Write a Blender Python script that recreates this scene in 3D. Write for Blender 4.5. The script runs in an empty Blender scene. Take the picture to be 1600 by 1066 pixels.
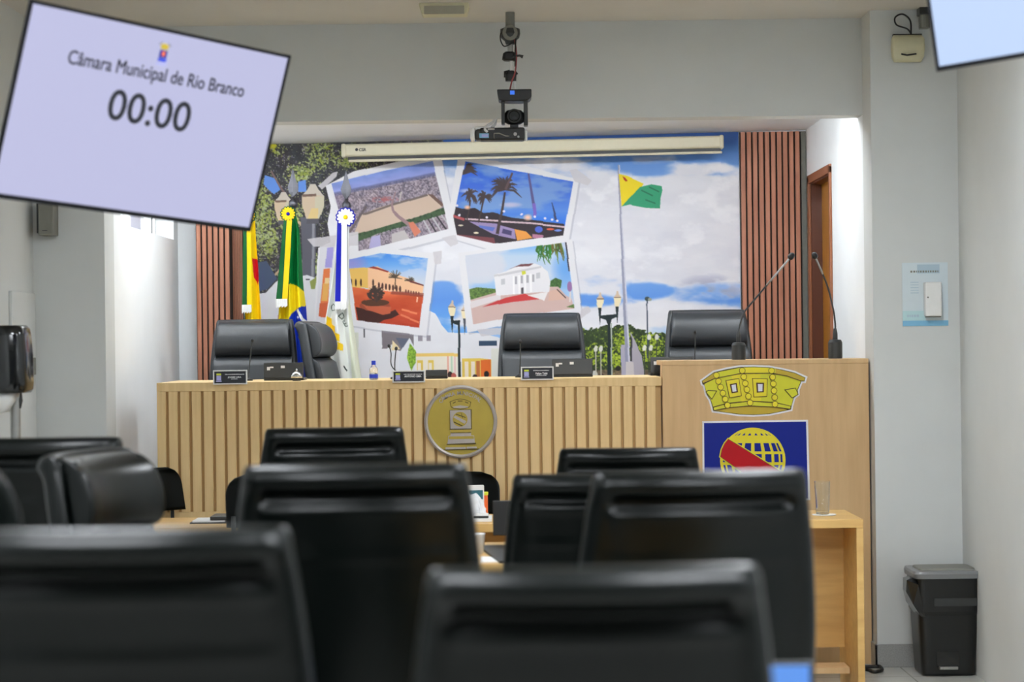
import bpy, bmesh, math, random
import numpy as np
from mathutils import Vector, Matrix

PI = math.pi
SC = bpy.context.scene
COL = SC.collection
F, ROLL, EYE = 3500.0, 0.012, 1.55      # focal length in pixels of a 1600 wide frame, camera roll, eye height

def PX(px, py, Y):
    """world point seen at pixel (px, py) of the photograph at depth Y"""
    dx, dy = px - 800.0, py - 533.0
    return Vector(((dx - ROLL * dy) / F * Y, Y, EYE - (dy + ROLL * dx) / F * Y))

def srgb(c):
    return tuple(((v / 255.0) / 12.92 if v / 255.0 <= 0.04045 else ((v / 255.0 + 0.055) / 1.055) ** 2.4) for v in c)

# ------------------------------------------------------------------ materials
def mat(name, rgb, rough=0.5, metal=0.0, spec=0.5, var=0.06, nscale=30.0, bump=0.0, stretch=None, emit=None, estr=0.0, trans=0.0, coat=0.0, alpha=1.0, wood=None):
    m = bpy.data.materials.new(name)
    m.use_nodes = True
    nt = m.node_tree
    n = nt.nodes
    b = n['Principled BSDF']
    c = srgb(rgb)
    b.inputs['Roughness'].default_value = rough
    b.inputs['Metallic'].default_value = metal
    b.inputs['Specular IOR Level'].default_value = spec
    b.inputs['Coat Weight'].default_value = coat
    b.inputs['Transmission Weight'].default_value = trans
    b.inputs['Alpha'].default_value = alpha
    tc = n.new('ShaderNodeTexCoord')
    mp = n.new('ShaderNodeMapping')
    nt.links.new(tc.outputs['Object'], mp.inputs['Vector'])
    if stretch: mp.inputs['Scale'].default_value = stretch
    nz = n.new('ShaderNodeTexNoise')
    nz.inputs['Scale'].default_value = nscale
    nz.inputs['Detail'].default_value = 4
    nt.links.new(mp.outputs['Vector'], nz.inputs['Vector'])
    rp = n.new('ShaderNodeValToRGB')
    lo = tuple(v * (1 - var) for v in c) if wood is None else srgb(wood)
    hi = tuple(min(1, v * (1 + var)) for v in c)
    rp.color_ramp.elements[0].position = 0.3
    rp.color_ramp.elements[1].position = 0.7
    rp.color_ramp.elements[0].color = (*lo, 1)
    rp.color_ramp.elements[1].color = (*hi, 1)
    nt.links.new(nz.outputs['Fac'], rp.inputs['Fac'])
    nt.links.new(rp.outputs['Color'], b.inputs['Base Color'])
    if bump:
        bp = n.new('ShaderNodeBump')
        bp.inputs['Strength'].default_value = bump
        bp.inputs['Distance'].default_value = 0.002
        nt.links.new(nz.outputs['Fac'], bp.inputs['Height'])
        nt.links.new(bp.outputs['Normal'], b.inputs['Normal'])
    if emit:
        b.inputs['Emission Color'].default_value = (*srgb(emit), 1)
        b.inputs['Emission Strength'].default_value = estr
    return m

def mat_attr(name, rough=0.6, spec=0.3):
    """printed surface: the picture lies in the colour attribute 'print' of the mesh"""
    m = bpy.data.materials.new(name)
    m.use_nodes = True
    nt = m.node_tree
    b = nt.nodes['Principled BSDF']
    b.inputs['Roughness'].default_value = rough
    b.inputs['Specular IOR Level'].default_value = spec
    a = nt.nodes.new('ShaderNodeAttribute')
    a.attribute_name = 'print'
    nt.links.new(a.outputs['Color'], b.inputs['Base Color'])
    return m

M = {}
M['wall'] = mat('painted_wall', (204, 207, 206), 0.75, var=0.015, nscale=6, bump=0.05)
M['wall_cool'] = mat('painted_wall_cool', (233, 236, 238), 0.7, var=0.012, nscale=6, bump=0.05)
M['ceiling'] = mat('ceiling_paint', (204, 203, 199), 0.85, var=0.015, nscale=5)
M['floor'] = mat('floor_tile_paint', (190, 190, 184), 0.25, var=0.03, nscale=9)
M['granite'] = mat('grey_granite', (150, 151, 149), 0.4, var=0.12, nscale=160)
M['oak'] = mat('light_oak_laminate', (226, 197, 146), 0.5, var=0.04, nscale=3.0, stretch=(14, 14, 0.9), wood=(217, 186, 133), spec=0.35)
M['oak_dark'] = mat('oak_groove', (184, 150, 98), 0.6, var=0.04, nscale=3.0, stretch=(14, 14, 0.9))
M['oak_lectern'] = mat('beige_oak_laminate', (206, 173, 128), 0.5, var=0.04, nscale=3.0, stretch=(9, 9, 0.8), wood=(196, 162, 117), spec=0.35)
M['oak_table'] = mat('honey_oak_laminate', (218, 180, 112), 0.4, var=0.04, nscale=3.0, stretch=(1.2, 9, 9), wood=(204, 162, 98), spec=0.4)
M['slat'] = mat('red_brown_slat_wood', (182, 124, 98), 0.5, var=0.10, nscale=2.5, stretch=(20, 20, 0.9), wood=(162, 104, 78))
M['slat_back'] = mat('dark_slat_backing', (34, 24, 20), 0.8)
M['grey_edge'] = mat('dark_grey_edge_profile', (96, 96, 88), 0.6)
M['door'] = mat('orange_varnished_wood', (180, 122, 34), 0.35, var=0.05, nscale=2.0, stretch=(14, 14, 0.8), wood=(164, 106, 26))
M['door_frame'] = mat('brown_varnished_wood', (140, 84, 52), 0.4, var=0.06, nscale=2.0, stretch=(14, 14, 0.8))
M['door_jamb'] = mat('dark_brown_varnished_wood', (86, 42, 20), 0.4, var=0.06, nscale=2.0, stretch=(14, 14, 0.8))
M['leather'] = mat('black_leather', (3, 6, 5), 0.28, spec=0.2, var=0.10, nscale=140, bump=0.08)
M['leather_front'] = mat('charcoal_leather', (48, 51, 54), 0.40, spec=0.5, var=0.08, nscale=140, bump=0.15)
M['black_plastic'] = mat('black_plastic', (24, 25, 26), 0.45, var=0.05)
M['black_gloss'] = mat('glossy_black_plastic', (14, 15, 15), 0.12, spec=0.6, var=0.03)
M['bezel'] = mat('matt_black_bezel', (9, 9, 14), 0.5, spec=0.25, var=0.05)
M['dark_plastic'] = mat('dark_grey_plastic', (46, 48, 48), 0.4, var=0.05)
M['chrome'] = mat('polished_metal', (200, 200, 202), 0.18, metal=1.0, var=0.03)
M['spear'] = mat('dark_spear_metal', (92, 92, 98), 0.42, metal=1.0, var=0.05)
M['steel'] = mat('brushed_steel', (165, 165, 162), 0.35, metal=1.0, var=0.05)
M['grey_metal'] = mat('grey_painted_metal', (120, 120, 112), 0.5, var=0.05)
M['cream'] = mat('cream_plastic', (206, 202, 170), 0.5, var=0.03)
M['cream_dark'] = mat('greyish_cream_plastic', (160, 156, 140), 0.5, var=0.03)  # greyish inner panel of the ceiling fixture
M['screen_case'] = mat('ivory_enamel', (190, 184, 160), 0.45, var=0.02)
M['white_plastic'] = mat('white_plastic', (226, 226, 224), 0.4, var=0.02)
M['white_matte'] = mat('white_sticker', (228, 228, 232), 0.5, var=0.01)
M['paper'] = mat('white_paper', (232, 232, 232), 0.7, var=0.02)
M['gold'] = mat('old_gold_enamel', (178, 158, 60), 0.45, var=0.05, nscale=14)
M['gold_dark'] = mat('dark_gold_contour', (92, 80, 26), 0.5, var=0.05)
M['silver_rim'] = mat('pewter_relief', (176, 170, 166), 0.4, metal=0.25, var=0.05)
M['yellow'] = mat('yellow_vinyl', (226, 212, 32), 0.5, var=0.02)
M['yellow_green'] = mat('olive_yellow_vinyl', (208, 208, 36), 0.5, var=0.03)
M['ochre'] = mat('ochre_vinyl', (190, 164, 40), 0.5, var=0.02)
M['outline'] = mat('dark_outline_vinyl', (72, 66, 14), 0.5, var=0.01)
M['brown_outline'] = mat('brown_outline_vinyl', (78, 50, 26), 0.5, var=0.01)
M['blue_vinyl'] = mat('blue_vinyl', (5, 30, 136), 0.5, spec=0.25, var=0.02)
M['red_vinyl'] = mat('red_vinyl', (182, 10, 26), 0.5, spec=0.25, var=0.02)
M['text_dark'] = mat('dark_lettering', (22, 24, 34), 0.6, var=0.0)
M['text_white'] = mat('white_lettering', (240, 240, 240), 0.6, var=0.0)
M['plate_dark'] = mat('dark_plate_print', (26, 30, 40), 0.4, var=0.03)
M['lavender'] = mat('pale_violet_print', (176, 176, 226), 0.5, var=0.02)
M['screen'] = mat('lit_screen', (20, 20, 24), 0.35, emit=(192, 193, 228), estr=0.95)
M['screen_blue'] = mat('lit_screen_blue', (20, 20, 24), 0.35, emit=(190, 212, 248), estr=1.0)
M['screen_phone'] = mat('lit_laptop_screen', (20, 20, 24), 0.35, emit=(92, 150, 236), estr=1.0)
M['led_panel'] = mat('lit_ceiling_panel', (240, 240, 240), 0.5, emit=(244, 249, 255), estr=51.0)
M['led_fill'] = mat('lit_fill_strip', (240, 240, 240), 0.5, emit=(244, 250, 255), estr=46.0)  # glow of the added strip that brightens the mural
M['led_niche'] = mat('lit_niche_ceiling_panel', (240, 240, 240), 0.5, emit=(244, 250, 255), estr=20.0)
M['led_square'] = mat('lit_niche_square_panel', (240, 240, 240), 0.5, emit=(244, 250, 255), estr=10.0)
M['blue_led'] = mat('lit_blue_status_display', (10, 20, 60), 0.4, emit=(60, 120, 235), estr=1.0)
M['daylight'] = mat('bright_daylight', (255, 255, 255), 0.9, emit=(250, 252, 255), estr=7.0)
M['glass'] = mat('clear_glass', (245, 248, 248), 0.02, trans=1.0, var=0.0)
M['smoke_glass'] = mat('grey_window_film', (176, 176, 190), 0.4, var=0.02)
M['bottle'] = mat('clear_bottle_plastic', (225, 232, 240), 0.1, trans=0.85, var=0.0)
M['blue_cap'] = mat('blue_plastic', (28, 60, 200), 0.35, var=0.02)
M['poster'] = mat('pale_blue_poster', (204, 216, 222), 0.5, var=0.01)
M['poster_band'] = mat('blue_poster_band', (124, 182, 216), 0.5, var=0.01)
M['poster_mint'] = mat('mint_poster_band', (180, 212, 216), 0.5, var=0.01)
M['poster_title'] = mat('grey_blue_poster_title', (170, 192, 206), 0.5, var=0.01)
M['bin'] = mat('black_bin_plastic', (13, 15, 15), 0.35, var=0.05)
M['bin_lid'] = mat('grey_bin_lid_plastic', (120, 122, 124), 0.3, var=0.04)
M['bag'] = mat('black_bin_bag_film', (20, 20, 20), 0.15, spec=0.7, var=0.05, bump=0.4)
M['cable'] = mat('black_rubber_cable', (24, 24, 24), 0.5, var=0.02)
M['red_cable'] = mat('dull_red_cable', (150, 70, 70), 0.5, var=0.02)
M['orange'] = mat('orange_card', (236, 110, 50), 0.5, var=0.02)
M['lime'] = mat('lime_card', (214, 226, 60), 0.5, var=0.02)
M['teal'] = mat('dark_teal_card', (30, 96, 110), 0.5, var=0.02)
M['clear_film'] = mat('clear_plastic_film', (228, 230, 234), 0.25, spec=0.6, var=0.08, nscale=40)
M['print'] = mat_attr('printed_wallpaper', 0.55, 0.3)
M['cloth_print'] = mat_attr('dyed_flag_satin', 0.55, 0.15)
M['jewel'] = mat('pale_jewel_print', (214, 214, 226), 0.5, var=0.01)

# ------------------------------------------------------------------ mesh building
def spl(pts, k=6):
    """Catmull-Rom curve through the points"""
    L = [Vector(p) for p in pts]; n = len(L); out = []
    for i in range(n-1):
        p0, p1, p2, p3 = L[max(i-1, 0)], L[i], L[i+1], L[min(i+2, n-1)]
        for j in range(k):
            u = j/k; out.append(.5*((2*p1)+(-p0+p2)*u+(2*p0-5*p1+4*p2-p3)*u*u+(-p0+3*p1-3*p2+p3)*u**3))
    return out+[L[-1]]

class MB:
    def __init__(self): self.v, self.f = [], []
    def add(self, vs, fs):
        o = len(self.v)
        self.v += [tuple(p) for p in vs]
        self.f += [tuple(o + i for i in q) for q in fs]
        return self
    def box(self, x0, x1, y0, y1, z0, z1):
        return self.add([(x0,y0,z0),(x1,y0,z0),(x1,y1,z0),(x0,y1,z0),(x0,y0,z1),(x1,y0,z1),(x1,y1,z1),(x0,y1,z1)],
                        [(0,3,2,1),(4,5,6,7),(0,1,5,4),(1,2,6,5),(2,3,7,6),(3,0,4,7)])
    def tube(self, pts, r, n=10, cap=True):
        pts = [Vector(p) for p in pts]
        rs = r if isinstance(r, (list, tuple)) else [r] * len(pts)
        rings = []
        up = None
        for i, p in enumerate(pts):
            a = pts[max(i-1, 0)]; b = pts[min(i+1, len(pts)-1)]
            t = (b - a).normalized()
            if up is None: up = Vector((0,0,1)) if abs(t.z) < 0.9 else Vector((1,0,0))
            s = t.cross(up).normalized(); u = s.cross(t).normalized(); up = u
            rings.append([p + (s*math.cos(2*PI*k/n) + u*math.sin(2*PI*k/n)) * rs[i] for k in range(n)])
        vs = [q for rg in rings for q in rg]
        fs = [(i*n+k, i*n+(k+1)%n, (i+1)*n+(k+1)%n, (i+1)*n+k) for i in range(len(pts)-1) for k in range(n)]
        if cap: fs += [tuple(range(n))[::-1], tuple((len(pts)-1)*n+k for k in range(n))]
        return self.add(vs, fs)
    def lathe(self, prof, c=(0,0,0), n=24, axis='z', cap=True):
        vs = []
        for r, h in prof:
            for k in range(n):
                a = 2*PI*k/n
                x, y = r*math.cos(a), r*math.sin(a)
                p = (x, y, h) if axis == 'z' else ((x, -h, y) if axis == 'y' else (h, x, y))
                vs.append((p[0]+c[0], p[1]+c[1], p[2]+c[2]))
        m = len(prof)
        fs = [(i*n+k, i*n+(k+1)%n, (i+1)*n+(k+1)%n, (i+1)*n+k) for i in range(m-1) for k in range(n)]
        if cap: fs += [tuple(range(n))[::-1], tuple((m-1)*n+k for k in range(n))]
        return self.add(vs, fs)
    def prism(self, pts, y0, y1):
        """outline [(x, z)] facing -Y, extruded from y0 (front) to y1 (back)"""
        n = len(pts)
        vs = [(x, y0, z) for x, z in pts] + [(x, y1, z) for x, z in pts]
        return self.add(vs, [tuple(range(n)), tuple(range(2*n-1, n-1, -1))] + [(i, n+i, n+(i+1)%n, (i+1)%n) for i in range(n)])
    def slab(self, rings, n=28, p=0.4):
        """stack of rounded rectangle rings (z, yc, w, d, wing) closed at both ends"""
        vs = []
        for z, yc, w, d, wing in rings:
            for k in range(n):
                a = 2*PI*k/n
                ca, sa = math.cos(a), math.sin(a)
                x = w/2*math.copysign(abs(ca)**p, ca); y = d/2*math.copysign(abs(sa)**p, sa)
                u = x/(w/2) if w > 1e-6 else 0
                vs.append((x, yc + y + wing*u*u, z))
        m = len(rings)
        fs = [(i*n+k, i*n+(k+1)%n, (i+1)*n+(k+1)%n, (i+1)*n+k) for i in range(m-1) for k in range(n)]
        fs += [tuple(range(n))[::-1], tuple((m-1)*n+k for k in range(n))]
        return self.add(vs, fs)
    def build(self, name, m, parent=None, bev=0.0, smooth=False, seg=2, loc=None, rot=None, sub=0):
        me = bpy.data.meshes.new(name)
        me.from_pydata(self.v, [], self.f)
        bm = bmesh.new(); bm.from_mesh(me)
        bmesh.ops.recalc_face_normals(bm, faces=bm.faces)
        bm.to_mesh(me); bm.free()
        o = bpy.data.objects.new(name, me)
        COL.objects.link(o)
        me.materials.append(M[m] if isinstance(m, str) else m)
        if smooth:
            for p in me.polygons: p.use_smooth = True
        if bev:
            b = o.modifiers.new('bevel', 'BEVEL'); b.width = bev; b.segments = seg; b.limit_method = 'ANGLE'
        if sub:
            s = o.modifiers.new('sub', 'SUBSURF'); s.levels = s.render_levels = sub
        if loc is not None: o.location = loc
        if rot is not None: o.rotation_euler = rot
        if parent is not None: o.parent = parent
        return o

def shade_auto(o, deg=40):
    """smooth shading with sharp creases"""
    me = o.data
    bm = bmesh.new(); bm.from_mesh(me)
    for f in bm.faces: f.smooth = True
    for e in bm.edges:
        if len(e.link_faces) == 2 and e.calc_face_angle(0) > math.radians(deg): e.smooth = False
    bm.to_mesh(me); bm.free()
    return o

def tag(o, label=None, cat=None, group=None, kind=None):
    if label: o['label'] = label
    if cat: o['category'] = cat
    if group: o['group'] = group
    if kind: o['kind'] = kind
    return o

def thing(name, label, cat, loc=(0,0,0), rot=(0,0,0), group=None):
    o = bpy.data.objects.new(name, None)
    o.empty_display_size = 0.1
    COL.objects.link(o)
    o.location = loc; o.rotation_euler = rot
    return tag(o, label, cat, group)

def copy_tree(o, parent=None):
    c = o.copy(); COL.objects.link(c); c.parent = parent
    for ch in list(o.children): copy_tree(ch, c)
    return c

def box(name, m, x0, x1, y0, y1, z0, z1, parent=None, bev=0.0):
    return MB().box(x0, x1, y0, y1, z0, z1).build(name, m, parent, bev)

def struct(name, m, x0, x1, y0, y1, z0, z1):
    return tag(box(name, m, x0, x1, y0, y1, z0, z1), kind='structure')

def text(name, body, size, m, parent, loc, rot=(PI/2,0,0), width=None, height=None, ext=0.0004, align='CENTER', bold=0.0, fat=0.0):
    cu = bpy.data.curves.new(name, 'FONT')
    cu.body = body; cu.size = size; cu.align_x = align; cu.extrude = ext; cu.offset = bold; cu.resolution_u = 4
    tmp = bpy.data.objects.new(name + '_tmp', cu)
    COL.objects.link(tmp)
    bpy.context.view_layer.update()
    me = bpy.data.meshes.new_from_object(tmp.evaluated_get(bpy.context.evaluated_depsgraph_get()))
    bpy.data.objects.remove(tmp); bpy.data.curves.remove(cu)
    xs = [v.co.x for v in me.vertices]; ys = [v.co.y for v in me.vertices]
    sx = width / (max(xs) - min(xs)) if width else 1.0
    sy = height / (max(ys) - min(ys)) if height else (sx if width else 1.0)
    cx = (max(xs) + min(xs)) / 2 if align == 'CENTER' else 0
    for v in me.vertices: v.co.x = (v.co.x - cx) * sx; v.co.y *= sy
    if fat:                                   # heavier strokes: the same letters once more, a hair to the side
        bm = bmesh.new(); bm.from_mesh(me)
        for dx, dy in ((fat, 0), (0, fat)):
            g = bmesh.ops.duplicate(bm, geom=bm.verts[:] + bm.edges[:] + bm.faces[:])
            bmesh.ops.translate(bm, verts=[v for v in g['geom'] if isinstance(v, bmesh.types.BMVert)], vec=(dx, dy, 0))
        bm.to_mesh(me); bm.free()
    me.materials.clear(); me.materials.append(M[m])
    o = bpy.data.objects.new(name, me); COL.objects.link(o)
    o.location = loc; o.rotation_euler = rot
    if parent is not None: o.parent = parent
    return o

# ------------------------------------------------------------------ little raster painter (used for printed and dyed surfaces)
class Pic:
    def __init__(s, x0, y0, x1, y1, scale):
        s.x0, s.y0, s.sc = x0, y0, scale
        s.w, s.h = int((x1-x0)*scale), int((y1-y0)*scale)
        s.a = np.zeros((s.h, s.w, 3), np.float32)
        s.X = (x0 + (np.arange(s.w)+0.5)/scale)[None, :].repeat(s.h, 0).astype(np.float32)
        s.Y = (y0 + (np.arange(s.h)+0.5)/scale)[:, None].repeat(s.w, 1).astype(np.float32)
        s.clip = None
    def noise(s, cell, octv=4, seed=0, ax=1.0, ay=1.0, rough=0.55):
        out = np.zeros((s.h, s.w), np.float32); amp = 1.0; tot = 0.0
        for o in range(octv):
            rng = np.random.RandomState(seed*31 + o)
            g = rng.rand(97, 97).astype(np.float32)
            u = (s.X - s.x0)/(cell*ax)*2**o; v = (s.Y - s.y0)/(cell*ay)*2**o
            iu = np.floor(u).astype(int); iv = np.floor(v).astype(int)
            fu = u-iu; fv = v-iv
            fu = fu*fu*(3-2*fu); fv = fv*fv*(3-2*fv)
            a = g[iv%97, iu%97]; b = g[iv%97, (iu+1)%97]; c = g[(iv+1)%97, iu%97]; d = g[(iv+1)%97, (iu+1)%97]
            out += amp*((a*(1-fu)+b*fu)*(1-fv)+(c*(1-fu)+d*fu)*fv)
            tot += amp; amp *= rough
        return out/tot
    def mask(s, pts):
        m = np.zeros((s.h, s.w), bool)
        xs = [p[0] for p in pts]; ys = [p[1] for p in pts]
        i0 = max(0, int((min(xs)-s.x0)*s.sc)-1); i1 = min(s.w, int((max(xs)-s.x0)*s.sc)+2)
        j0 = max(0, int((min(ys)-s.y0)*s.sc)-1); j1 = min(s.h, int((max(ys)-s.y0)*s.sc)+2)
        if i1 <= i0 or j1 <= j0: return m
        X = s.X[j0:j1, i0:i1]; Y = s.Y[j0:j1, i0:i1]
        ins = np.zeros(X.shape, bool)
        n = len(pts)
        for k in range(n):
            xa, ya = pts[k]; xb, yb = pts[(k+1)%n]
            if ya == yb: continue
            cond = ((ya > Y) != (yb > Y)) & (X < (xb-xa)*(Y-ya)/(yb-ya)+xa)
            ins ^= cond
        m[j0:j1, i0:i1] = ins
        return m
    def put(s, m, col, alpha=1.0):
        """m bool or float mask, col a colour or an HxWx3 array"""
        w = (m.astype(np.float32)*alpha)
        if s.clip is not None: w = w*s.clip
        c = np.asarray(col, np.float32)
        s.a = s.a*(1-w[..., None]) + (c if c.ndim == 3 else c[None, None, :])*w[..., None]
    def poly(s, pts, col, alpha=1.0): s.put(s.mask(pts), col, alpha)
    def line(s, pts, w, col, alpha=1.0):
        ws = w if isinstance(w, (list, tuple)) else [w]*len(pts)
        for k in range(len(pts)-1):
            (xa, ya), (xb, yb) = pts[k], pts[k+1]
            L = math.hypot(xb-xa, yb-ya) or 1
            nx, ny = -(yb-ya)/L/2, (xb-xa)/L/2
            s.poly([(xa+nx*ws[k], ya+ny*ws[k]), (xb+nx*ws[k+1], yb+ny*ws[k+1]), (xb-nx*ws[k+1], yb-ny*ws[k+1]), (xa-nx*ws[k], ya-ny*ws[k])], col, alpha)
    def ell(s, cx, cy, rx, ry, col, alpha=1.0): s.put(((s.X-cx)/rx)**2+((s.Y-cy)/ry)**2 < 1, col, alpha)
    def soft(s, cx, cy, rx, ry):
        return np.clip(1-(((s.X-cx)/rx)**2+((s.Y-cy)/ry)**2), 0, 1)
    def vgrad(s, stops):
        ys = [t[0] for t in stops]
        return np.stack([np.interp(s.Y, ys, [t[1][k] for t in stops]) for k in range(3)], -1).astype(np.float32)
    def down(s, k=2):
        h, w = s.h//k*k, s.w//k*k
        s.a = s.a[:h, :w].reshape(h//k, k, w//k, k, 3).mean((1, 3))
        s.sc /= k; s.h, s.w = h//k, w//k
    def sample(s, px, py):
        i = np.clip(((px-s.x0)*s.sc).astype(int), 0, s.w-1); j = np.clip(((py-s.y0)*s.sc).astype(int), 0, s.h-1)
        return s.a[j, i]

def lin(a):
    a = np.clip(a/255.0, 0, 1)
    return np.where(a <= 0.04045, a/12.92, ((a+0.055)/1.055)**2.4).astype(np.float32)

def smooth(a, lo, hi):
    t = np.clip((a-lo)/(hi-lo), 0, 1)
    return t*t*(3-2*t)

def grid_obj(name, P, colors, m, parent=None, smooth_=True, thick=0.0):
    """P: HxWx3 vertex positions, colors: HxWx3 sRGB 0..255"""
    h, w = P.shape[:2]
    me = bpy.data.meshes.new(name)
    me.vertices.add(h*w)
    me.vertices.foreach_set('co', P.reshape(-1).astype(np.float32))
    idx = np.arange(h*w).reshape(h, w)
    q = np.stack([idx[:-1, :-1], idx[1:, :-1], idx[1:, 1:], idx[:-1, 1:]], -1).reshape(-1, 4)
    nf = len(q)
    me.loops.add(nf*4); me.polygons.add(nf)
    me.loops.foreach_set('vertex_index', q.reshape(-1).astype(np.int32))
    me.polygons.foreach_set('loop_start', np.arange(0, nf*4, 4, dtype=np.int32))
    me.polygons.foreach_set('use_smooth', np.full(nf, smooth_))
    me.update(calc_edges=True)
    at = me.color_attributes.new('print', 'FLOAT_COLOR', 'POINT')
    c = np.ones((h*w, 4), np.float32); c[:, :3] = lin(colors.reshape(-1, 3))
    at.data.foreach_set('color', c.reshape(-1))
    me.materials.append(M[m])
    o = bpy.data.objects.new(name, me); COL.objects.link(o)
    if thick:
        so = o.modifiers.new('solid', 'SOLIDIFY'); so.thickness = thick; so.offset = 0
    if parent is not None: o.parent = parent
    return o
# ------------------------------------------------------------------ the room
CEIL = 3.08
NL, NR = -1.905, 1.695          # side walls of the dais niche
YF, YH, YB = 10.50, 10.75, 12.82  # pier fronts, header front, niche back wall
XL, XR = -2.24, 2.10
STAGE = 0.40

fl = struct('floor', 'floor', XL-0.2, XR+0.2, -7.2, 13.1, -0.12, 0.0)
nt = M['floor'].node_tree                                    # tile joints
tcn = [n for n in nt.nodes if n.type == 'TEX_COORD'][0]
br = nt.nodes.new('ShaderNodeTexBrick'); br.offset = 0.0
for k, v in (('Scale', 1.0), ('Mortar Size', 0.004), ('Brick Width', 0.6), ('Row Height', 0.6)): br.inputs[k].default_value = v
br.inputs['Color1'].default_value = br.inputs['Color2'].default_value = (1, 1, 1, 1)
br.inputs['Mortar'].default_value = (0.55, 0.55, 0.53, 1)
nt.links.new(tcn.outputs['Object'], br.inputs['Vector'])
mx = nt.nodes.new('ShaderNodeMix'); mx.data_type = 'RGBA'; mx.blend_type = 'MULTIPLY'; mx.inputs[0].default_value = 1.0
bs = nt.nodes['Principled BSDF']
src = bs.inputs['Base Color'].links[0].from_socket
nt.links.new(src, mx.inputs[6]); nt.links.new(br.outputs['Color'], mx.inputs[7]); nt.links.new(mx.outputs[2], bs.inputs['Base Color'])

struct('ceiling', 'ceiling', XL-0.2, XR+0.2, -7.2, YH, CEIL, CEIL+0.12)
struct('wall_left', 'wall', XL-0.2, XL, -7.2, YF, 0, CEIL)
struct('wall_right', 'wall', XR, XR+0.2, -7.2, YF, 0, CEIL)
struct('wall_rear', 'wall', XL-0.2, XR+0.2, -7.2, -7.0, 0, CEIL)
struct('wall_front_left', 'wall', XL-0.2, NL, YF, YH, 0, CEIL)
struct('wall_front_right', 'wall', NR, XR+0.2, YF, YH, 0, CEIL)
struct('wall_header', 'wall', NL, NR, YH, YH+0.16, 2.615, CEIL+0.12)
struct('wall_niche_back', 'wall_cool', NL-0.2, NR+0.2, YB, YB+0.15, 0, 3.1)
# niche ceiling, its left end a little lower, as in the photograph
cz = lambda x: 2.685 + (x - NL) * 0.0147
o = MB().add([(NL-.2, YH+.16, cz(NL-.2)), (NR+.2, YH+.16, cz(NR+.2)), (NR+.2, YB, cz(NR+.2)), (NL-.2, YB, cz(NL-.2)),
              (NL-.2, YH+.16, 3.1), (NR+.2, YH+.16, 3.1), (NR+.2, YB, 3.1), (NL-.2, YB, 3.1)],
             [(0,3,2,1),(4,5,6,7),(0,1,5,4),(1,2,6,5),(2,3,7,6),(3,0,4,7)]).build('ceiling_niche', 'wall_cool')
tag(o, kind='structure')
# right niche wall with a door opening
DY0, DY1, DZ = 11.83, 12.64, 2.43
mb = MB()
mb.box(NR, NR+.2, YH, DY0, 0, 3.1).box(NR, NR+.2, DY1, YB, 0, 3.1).box(NR, NR+.2, DY0, DY1, DZ, 3.1).box(NR, NR+.2, DY0, DY1, 0, STAGE)
tag(mb.build('wall_niche_right', 'wall_cool'), kind='structure')
dr = thing('door_1', None, None, (NR, (DY0+DY1)/2, STAGE)); dr['kind'] = 'structure'
def lb(x0, x1, y0, y1, z0, z1): return (x0-NR, x1-NR, y0-(DY0+DY1)/2, y1-(DY0+DY1)/2, z0-STAGE, z1-STAGE)
t_ = 0.055
m1 = MB()
for a in ((NR-.014, NR, DY0-t_+.03, DY0+.012, STAGE, DZ+t_-.03), (NR-.014, NR, DY1-.012, DY1+t_-.01, STAGE, DZ+t_-.03), (NR-.014, NR, DY0-t_+.03, DY1+t_-.01, DZ-.012, DZ+t_-.02)): m1.box(*lb(*a))
m1.build('door_frame', 'door_frame', dr, 0.003)
m2 = MB()
for a in ((NR, NR+.13, DY1-.02, DY1, STAGE, DZ), (NR, NR+.13, DY0, DY0+.02, STAGE, DZ), (NR, NR+.13, DY0, DY1, DZ-.02, DZ)): m2.box(*lb(*a))
m2.build('door_jamb', 'door_jamb', dr)
box('door_leaf', 'door', *lb(NR+.06, NR+.1, DY0+.02, DY1-.02, STAGE+.005, DZ-.02), parent=dr)
MB().tube([(0.06, .32, 1.02), (0.02, .32, 1.02), (0.02, .22, 1.02)], 0.009).build('door_handle', 'steel', dr, smooth=True)
# left niche wall with the high window
WY0, WY1, WZ0, WZ1 = 10.95, 12.66, 2.145, 2.62
mb = MB()
mb.box(NL-.2, NL, YH, WY0, 0, 3.1).box(NL-.2, NL, WY1, YB, 0, 3.1).box(NL-.2, NL, WY0, WY1, 0, WZ0).box(NL-.2, NL, WY0, WY1, WZ1, 3.1)
tag(mb.build('wall_niche_left', 'wall_cool'), kind='structure')
wn = thing('window_1', None, None, (NL-.1, 0, 0)); wn['kind'] = 'structure'
m1 = MB()
m1.box(-.06, .0, WY0, WY1, WZ0, WZ0+.03).box(-.06, .0, WY0, WY1, WZ1-.03, WZ1)
for y in (WY0, 11.36, 11.80, 12.21, WY1-.03): m1.box(-.06, .0, y, y+.03, WZ0, WZ1)
m1.build('window_frame', 'white_plastic', wn, 0.003)
MB().box(-.035, -.03, WY0+.02, WY1-.02, WZ0+.02, WZ1-.02).build('window_glass', 'glass', wn)
MB().box(-.02, -.012, 11.83, 12.21, WZ0+.03, WZ1-.03).build('window_film', 'smoke_glass', wn)
MB().box(.0, .004, 12.50, 12.515, WZ0+.03, WZ1-.03).build('window_rail', 'dark_plastic', wn)
o = struct('sky_outside', 'daylight', NL-.75, NL-.7, 10.2, 13.4, 1.6, 3.3)

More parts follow.
